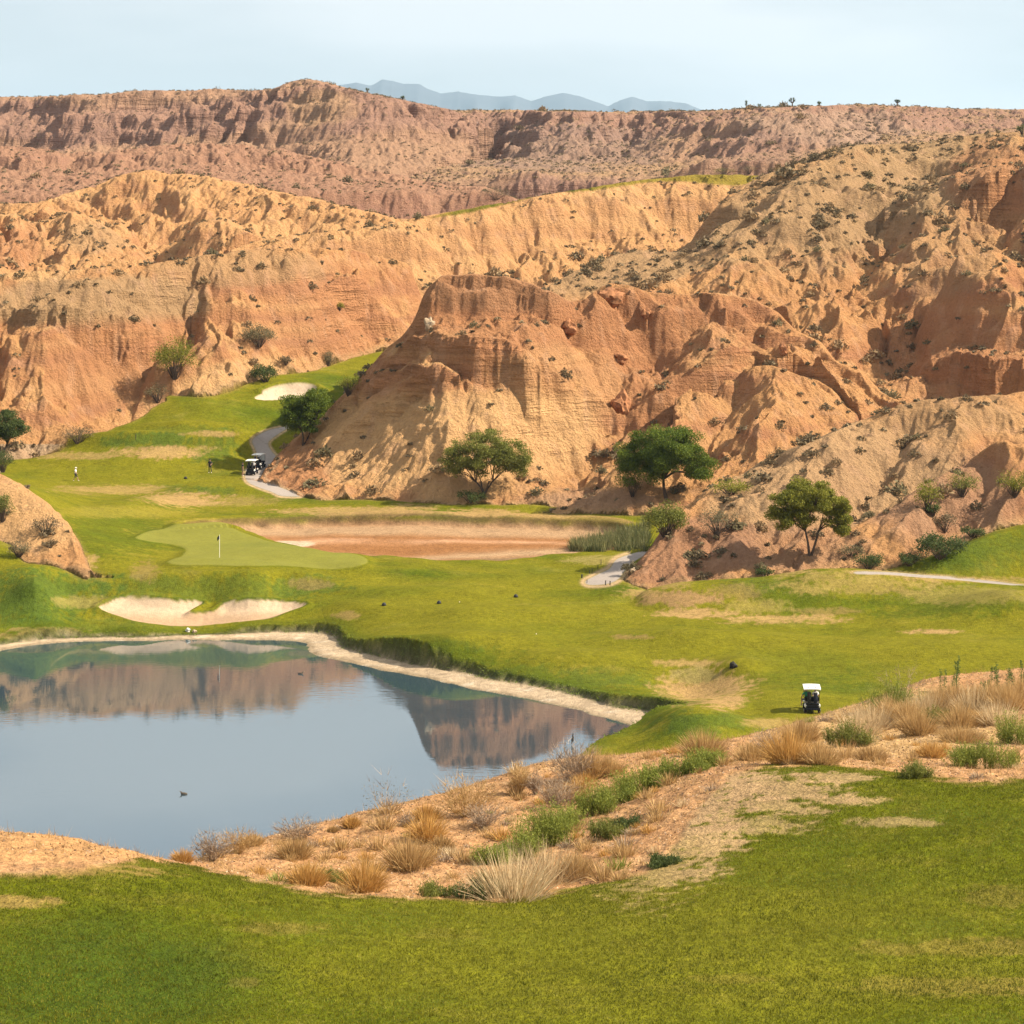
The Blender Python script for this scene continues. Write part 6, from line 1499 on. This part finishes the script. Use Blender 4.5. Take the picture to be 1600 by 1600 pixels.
RAD = dict(pelvis=(.15, .115), waist=(.14, .105), chest=(.165, .12), neck=(.055, .058), head=(.088, .105), crown=(.065, .075), shl=(.07, .07), shr=(.07, .07), ell=(.046, .046), elr=(.046, .046), wrl=(.032, .036), wrr=(.032, .036), hal=(.03, .045), har=(.03, .045),
           hil=(.098, .10), hir=(.098, .10), knl=(.065, .068), knr=(.065, .068), anl=(.043, .048), anr=(.043, .048), tol=(.042, .035), tor=(.042, .035))
EDG = [('pelvis', 'waist'), ('waist', 'chest'), ('chest', 'neck'), ('neck', 'head'), ('head', 'crown'), ('chest', 'shl'), ('chest', 'shr'), ('shl', 'ell'), ('shr', 'elr'), ('ell', 'wrl'), ('elr', 'wrr'), ('wrl', 'hal'), ('wrr', 'har'),
       ('pelvis', 'hil'), ('pelvis', 'hir'), ('hil', 'knl'), ('hir', 'knr'), ('knl', 'anl'), ('knr', 'anr'), ('anl', 'tol'), ('anr', 'tor')]
STAND = dict(pelvis=(0, 0, .96), waist=(0, 0, 1.12), chest=(0, 0, 1.34), neck=(0, .01, 1.50), head=(0, .03, 1.62), crown=(0, .025, 1.69), shl=(-.19, 0, 1.42), shr=(.19, 0, 1.42), ell=(-.25, -.02, 1.14), elr=(.25, -.02, 1.14), wrl=(-.25, .06, .90), wrr=(.25, .06, .90), hal=(-.24, .09, .80), har=(.24, .09, .80),
             hil=(-.10, 0, .90), hir=(.10, 0, .90), knl=(-.11, .02, .50), knr=(.11, .02, .50), anl=(-.12, -.02, .09), anr=(.12, -.02, .09), tol=(-.13, .14, .04), tor=(.13, .14, .04))
WALK = dict(STAND, knl=(-.10, .20, .52), anl=(-.10, .30, .10), tol=(-.10, .46, .06), knr=(.10, -.02, .48), anr=(.10, -.30, .14), tor=(.10, -.17, .05), ell=(-.24, -.14, 1.17), wrl=(-.22, -.10, .93), hal=(-.22, -.07, .84), elr=(.24, .06, 1.16), wrr=(.22, .26, 1.0), har=(.21, .34, .96))
SIT = dict(STAND, pelvis=(0, 0, .14), waist=(0, -.02, .30), chest=(0, .02, .54), neck=(0, .06, .70), head=(0, .09, .82), crown=(0, .09, .89), shl=(-.19, .02, .62), shr=(.19, .02, .62), ell=(-.24, .12, .38), elr=(.24, .12, .38), wrl=(-.16, .33, .33), wrr=(.16, .33, .33), hal=(-.14, .42, .36), har=(.14, .42, .36),
           hil=(-.10, .06, .12), hir=(.10, .06, .12), knl=(-.13, .48, .12), knr=(.13, .48, .12), anl=(-.13, .56, -.30), anr=(.13, .56, -.30), tol=(-.13, .70, -.36), tor=(.13, .70, -.36))
LEAN = dict(SIT, chest=(-.10, .02, .53), neck=(-.12, .05, .69), head=(-.10, .08, .81), crown=(-.10, .08, .88), shl=(-.30, .02, .58), shr=(.08, .03, .64), ell=(-.42, -.02, .36), wrl=(-.45, .08, .12), hal=(-.45, .12, .03), elr=(.14, .16, .42), wrr=(.10, .34, .38), har=(.09, .42, .40),
            hil=(-.12, .04, .12), knl=(-.40, .30, .06), anl=(-.45, .20, -.34), tol=(-.47, .34, -.42))
def dresser(shirt, shorts, sleeve=True, longp=False, shoe=M_SHOE):
    def f(a, b, t):
        if a in ('neck', 'head') or b in ('head', 'crown'): return M_SKIN
        if a in ('shl', 'shr'): return shirt if (t < .62 or not sleeve) else M_SKIN
        if b in ('wrl', 'wrr', 'hal', 'har'): return M_SKIN
        if a in ('knl', 'knr'): return shorts if (longp or t < .06) else M_SKIN
        if b in ('tol', 'tor'): return shoe
        if a in ('hil', 'hir') or b in ('hil', 'hir'): return shorts
        if a == 'pelvis' and t < .4: return shorts
        return shirt
    return f

near_cart, np_ = golf_cart(1268, 1111, math.radians(-4), 'golf cart with white roof driving away on the fairway, two people aboard', 150)
golf_bag(near_cart, -.22, 'black golf bag strapped on the near fairway cart, behind the green shirt', M_BLACK, M_NAVY); golf_bag(near_cart, .24, 'dark golf bag with pale collar on the right of the near fairway cart', M_NAVY, M_WHITE)
person(world_of(near_cart, (-.30, -.30, .80)), near_cart.rotation_euler.z, LEAN, RAD, EDG, dresser(M_GREEN_SHIRT, M_GREY_SHORT), 'person in a green shirt leaning out of the left seat of the near cart')
person(world_of(near_cart, (.27, -.30, .80)), near_cart.rotation_euler.z, SIT, RAD, EDG, dresser(M_WHITE_SHIRT, M_DARK), 'person in a pale shirt and dark cap in the right seat of the near cart', cap=M_BLACK)
far_a, pa = golf_cart(394, 741, math.radians(-6), 'golf cart parked nearer on the path below the butte, beside a standing golfer', 255)
golf_bag(far_a, -.22, 'black golf bag on the left of the nearer path cart', M_BLACK, M_BLACK); golf_bag(far_a, .22, 'black and white golf bag on the right of the nearer path cart', M_BLACK, M_WHITE)
person(world_of(far_a, (.25, -.30, .80)), far_a.rotation_euler.z, SIT, RAD, EDG, dresser(M_WHITE_SHIRT, M_GREY_SHORT), 'person sitting in the nearer of the two carts on the path', cap=M_WHITE)
far_b, pb = golf_cart(405, 731.5, math.radians(-14), 'golf cart parked farther up the path, empty seats', 258)
golf_bag(far_b, -.2, 'dark golf bag on the left of the farther path cart', M_NAVY, M_BLACK); golf_bag(far_b, .24, 'dark golf bag with silver clubs on the right of the farther path cart', M_BLACK, M_RIM)
q = at(379, 744, 250); person(q, math.radians(-70), STAND, RAD, EDG, dresser(M_DARK, M_KHAKI), 'person in a dark shirt and tan shorts standing beside the parked carts')
q = at(328, 739, 250); person(q, math.radians(170), dict(STAND, ell=(-.30, .04, 1.15), wrl=(-.16, .2, 1.02), hal=(-.08, .24, 1.0), knl=(-.16, .02, .5), anl=(-.2, -.02, .09), tol=(-.22, .14, .04)), RAD, EDG, dresser(M_DARK, M_DARK, longp=True), 'person dressed all in black standing in the shade on the fairway', cap=M_BLACK)
q = at(118, 752, 240); person(q, math.radians(-95), WALK, RAD, EDG, dresser(M_WHITE_SHIRT, M_DARK), 'person in a white shirt and dark shorts walking over the far fairway', cap=M_WHITE)

# flag
q = at(343, 871, 215); fl = empty('flagstick', q, 0); tag(fl, 'white flagstick with a dark flag on the putting green', 'golf flag')
m = MB(); m.tube([(0, 0, -.1), (0, 0, 2.25)], .022, 8); m.build('pole', M_WHITE, fl)
m = MB(); V = []; Fs = []
for side in (0, 1):
    for i in range(9):
        for j in range(6):
            V.append((-.02 - .05 * i * .55 + .01 * side, .03 * math.sin(i * .9) + .012 * side, 2.22 - j * .07 - i * .03))
    for i in range(8):
        for j in range(5):
            a = side * 54 + i * 6 + j; Fs.append((a, a + 1, a + 7, a + 6) if side else (a, a + 6, a + 7, a + 1))
for rim in ([i * 6 for i in range(9)], [i * 6 + 5 for i in range(9)], list(range(6)), [48 + j for j in range(6)]):
    for a, b in zip(rim, rim[1:]): Fs.append((a, b, b + 54, a + 54))
m.add(V, Fs); m.build('flag', M_NAVY, fl)

# black domed markers on the fairways
dm = MB(); bm = bmesh.new(); bmesh.ops.create_uvsphere(bm, u_segments=18, v_segments=10, radius=.2)
bmesh.ops.delete(bm, geom=[v for v in bm.verts if v.co.z < -.08], context='VERTS'); dm.from_bm(bm, Matrix.Translation((0, 0, .08))); dm.cyl((0, 0, .03), (0, 0, 1), .23, .06, 18, .015); me = dm.mesh('fairway_marker', M_BLACK, True, 40)
for px, py, lb in [(600, 946, 'black domed marker on the middle fairway, leftmost of the row of three'), (686, 943, 'black domed marker in the middle of the row of three'), (806, 933, 'black domed marker at the right of the row of three'), (290, 748, 'black domed marker alone on the far fairway near the golfer in black')]:
    o = link('fairway_marker', me, None, at(px, py, 190)); tag(o, lb, 'marker', 'black markers on the fairways')
bl = MB(); bl.blob((0, 0, .03), (.045, .045, .045), 2); me = bl.mesh('golf_ball', M_WHITE, True)
for px, py, lb in [(718, 941, 'white golf ball right of the middle black marker'), (838, 991, 'white golf ball on the fairway below the right marker')]:
    o = link('golf_ball', me, None, at(px, py, 180)); tag(o, lb, 'golf ball', 'golf balls on the fairway')

# stakes round the cart path
M_STAKE = paint('dark_stake', (.04, .035, .03), .7, .3, 12)
def stake(px, py, h, wd, lb):
    p = at(px, py, 205); sc = p.y / F; m = MB(); m.tube([(0, 0, -.1), (.02, 0, h * sc * .8)], wd, 7); m.cyl((.02, 0, h * sc * .85), (0, 0, 1), wd * 1.3, h * sc * .12, 8)
    o = m.build('path_stake', M_STAKE, None); o.location = p; tag(o, lb, 'stake', 'stakes round the cart path')
for px, py, h, wd, lb in [(909, 903, 6, .08, 'short thick black stake on the turf left of the pale path'), (921, 896, 6, .03, 'thin stake nearest right of the thick black one'), (925, 895, 7, .03, 'second thin stake right of the thick black one'), (934, 889, 7, .03, 'thin stake beside the bend of the pale path'), (939, 882, 9, .03, 'thin stake farthest up the sandy edge of the pale path'),
                          (946, 914, 8, .05, 'stake standing on the near end of the pale path, left of its pair'), (953, 914, 7, .05, 'stake standing on the near end of the pale path, right of its pair'), (917, 911, 6, .03, 'stake at the near left corner of the pale path'), (992, 911, 8, .03, 'stake at the foot of the brown hill right of the path'), (1035, 905, 8, .03, 'stake at the foot of the brown hill, farthest right'), (212, 686, 8, .04, 'lone stake on the upper edge of the far fairway'), (1152, 0, 0, 0, '')][:-1]:
    stake(px, py, h, wd, lb)

# birds
def bird(loc, rz, spine, rads, beak, label, mat, name, wake=False):
    me = bpy.data.meshes.new('b'); me.from_pydata(spine, [(i, i + 1) for i in range(len(spine) - 1)], [])
    t = bpy.data.objects.new('tmp_body', me); COL.objects.link(t); sk = t.modifiers.new('s', 'SKIN'); sk.use_smooth_shade = True
    for v, r_2 in zip(me.skin_vertices[0].data, rads): v.radius = (r_2, r_2)
    me.skin_vertices[0].data[2].use_root = True
    ss = t.modifiers.new('sub', 'SUBSURF'); ss.levels = ss.render_levels = 2
    dg = bpy.context.evaluated_depsgraph_get(); dg.update()
    b = bpy.data.meshes.new_from_object(t.evaluated_get(dg)); bpy.data.objects.remove(t); b.materials.clear(); b.materials.append(mat)
    o = link(name, b, None, loc, rz); tag(o, label, 'bird', 'water birds')
    m = MB(); m.tube(beak, [.022, .005], 6); m.build('beak', M_KHAKI, o)
    return o
CORM = ([(-.28, 0, .10), (-.16, 0, .20), (0, 0, .34), (.05, 0, .50), (.01, 0, .62), (.03, 0, .74), (.09, 0, .80)], [.03, .06, .11, .09, .05, .04, .045], [(.12, 0, .80), (.24, 0, .80)])
DUCK = ([(-.26, 0, .12), (-.16, 0, .08), (0, 0, .08), (.12, 0, .10), (.17, 0, .20), (.20, 0, .27)], [.03, .085, .11, .09, .045, .06], [(.25, 0, .27), (.34, 0, .25)])
M_BIRD = paint('black_feathers', (.012, .012, .012), .6, .3, 20); M_DUCK = paint('brown_feathers', (.06, .045, .03), .7, .4, 20)
def on_water(px, py): d = pd(py, 0.0); return Vector(((px - 800) / F * d, d, 0))
bird(at(882, 1184, 60) + Vector((0, 0, .0)), 0, *CORM, 'black bird standing upright on the rocky corner of the near shore', M_BIRD, 'cormorant')
bird(on_water(895, 1163), 1.2, *CORM, 'black bird standing in the shallow water off the near shore', M_BIRD, 'cormorant')
for px, py, rz, lb in [(287, 1241, 3.1, 'duck alone on the open water in the lower left of the pond'), (470, 1053, 0, 'duck swimming in the brown reflection near the far shore')]:
    bird(on_water(px, py) - Vector((0, 0, .06)), rz, *DUCK, lb, M_DUCK, 'duck')
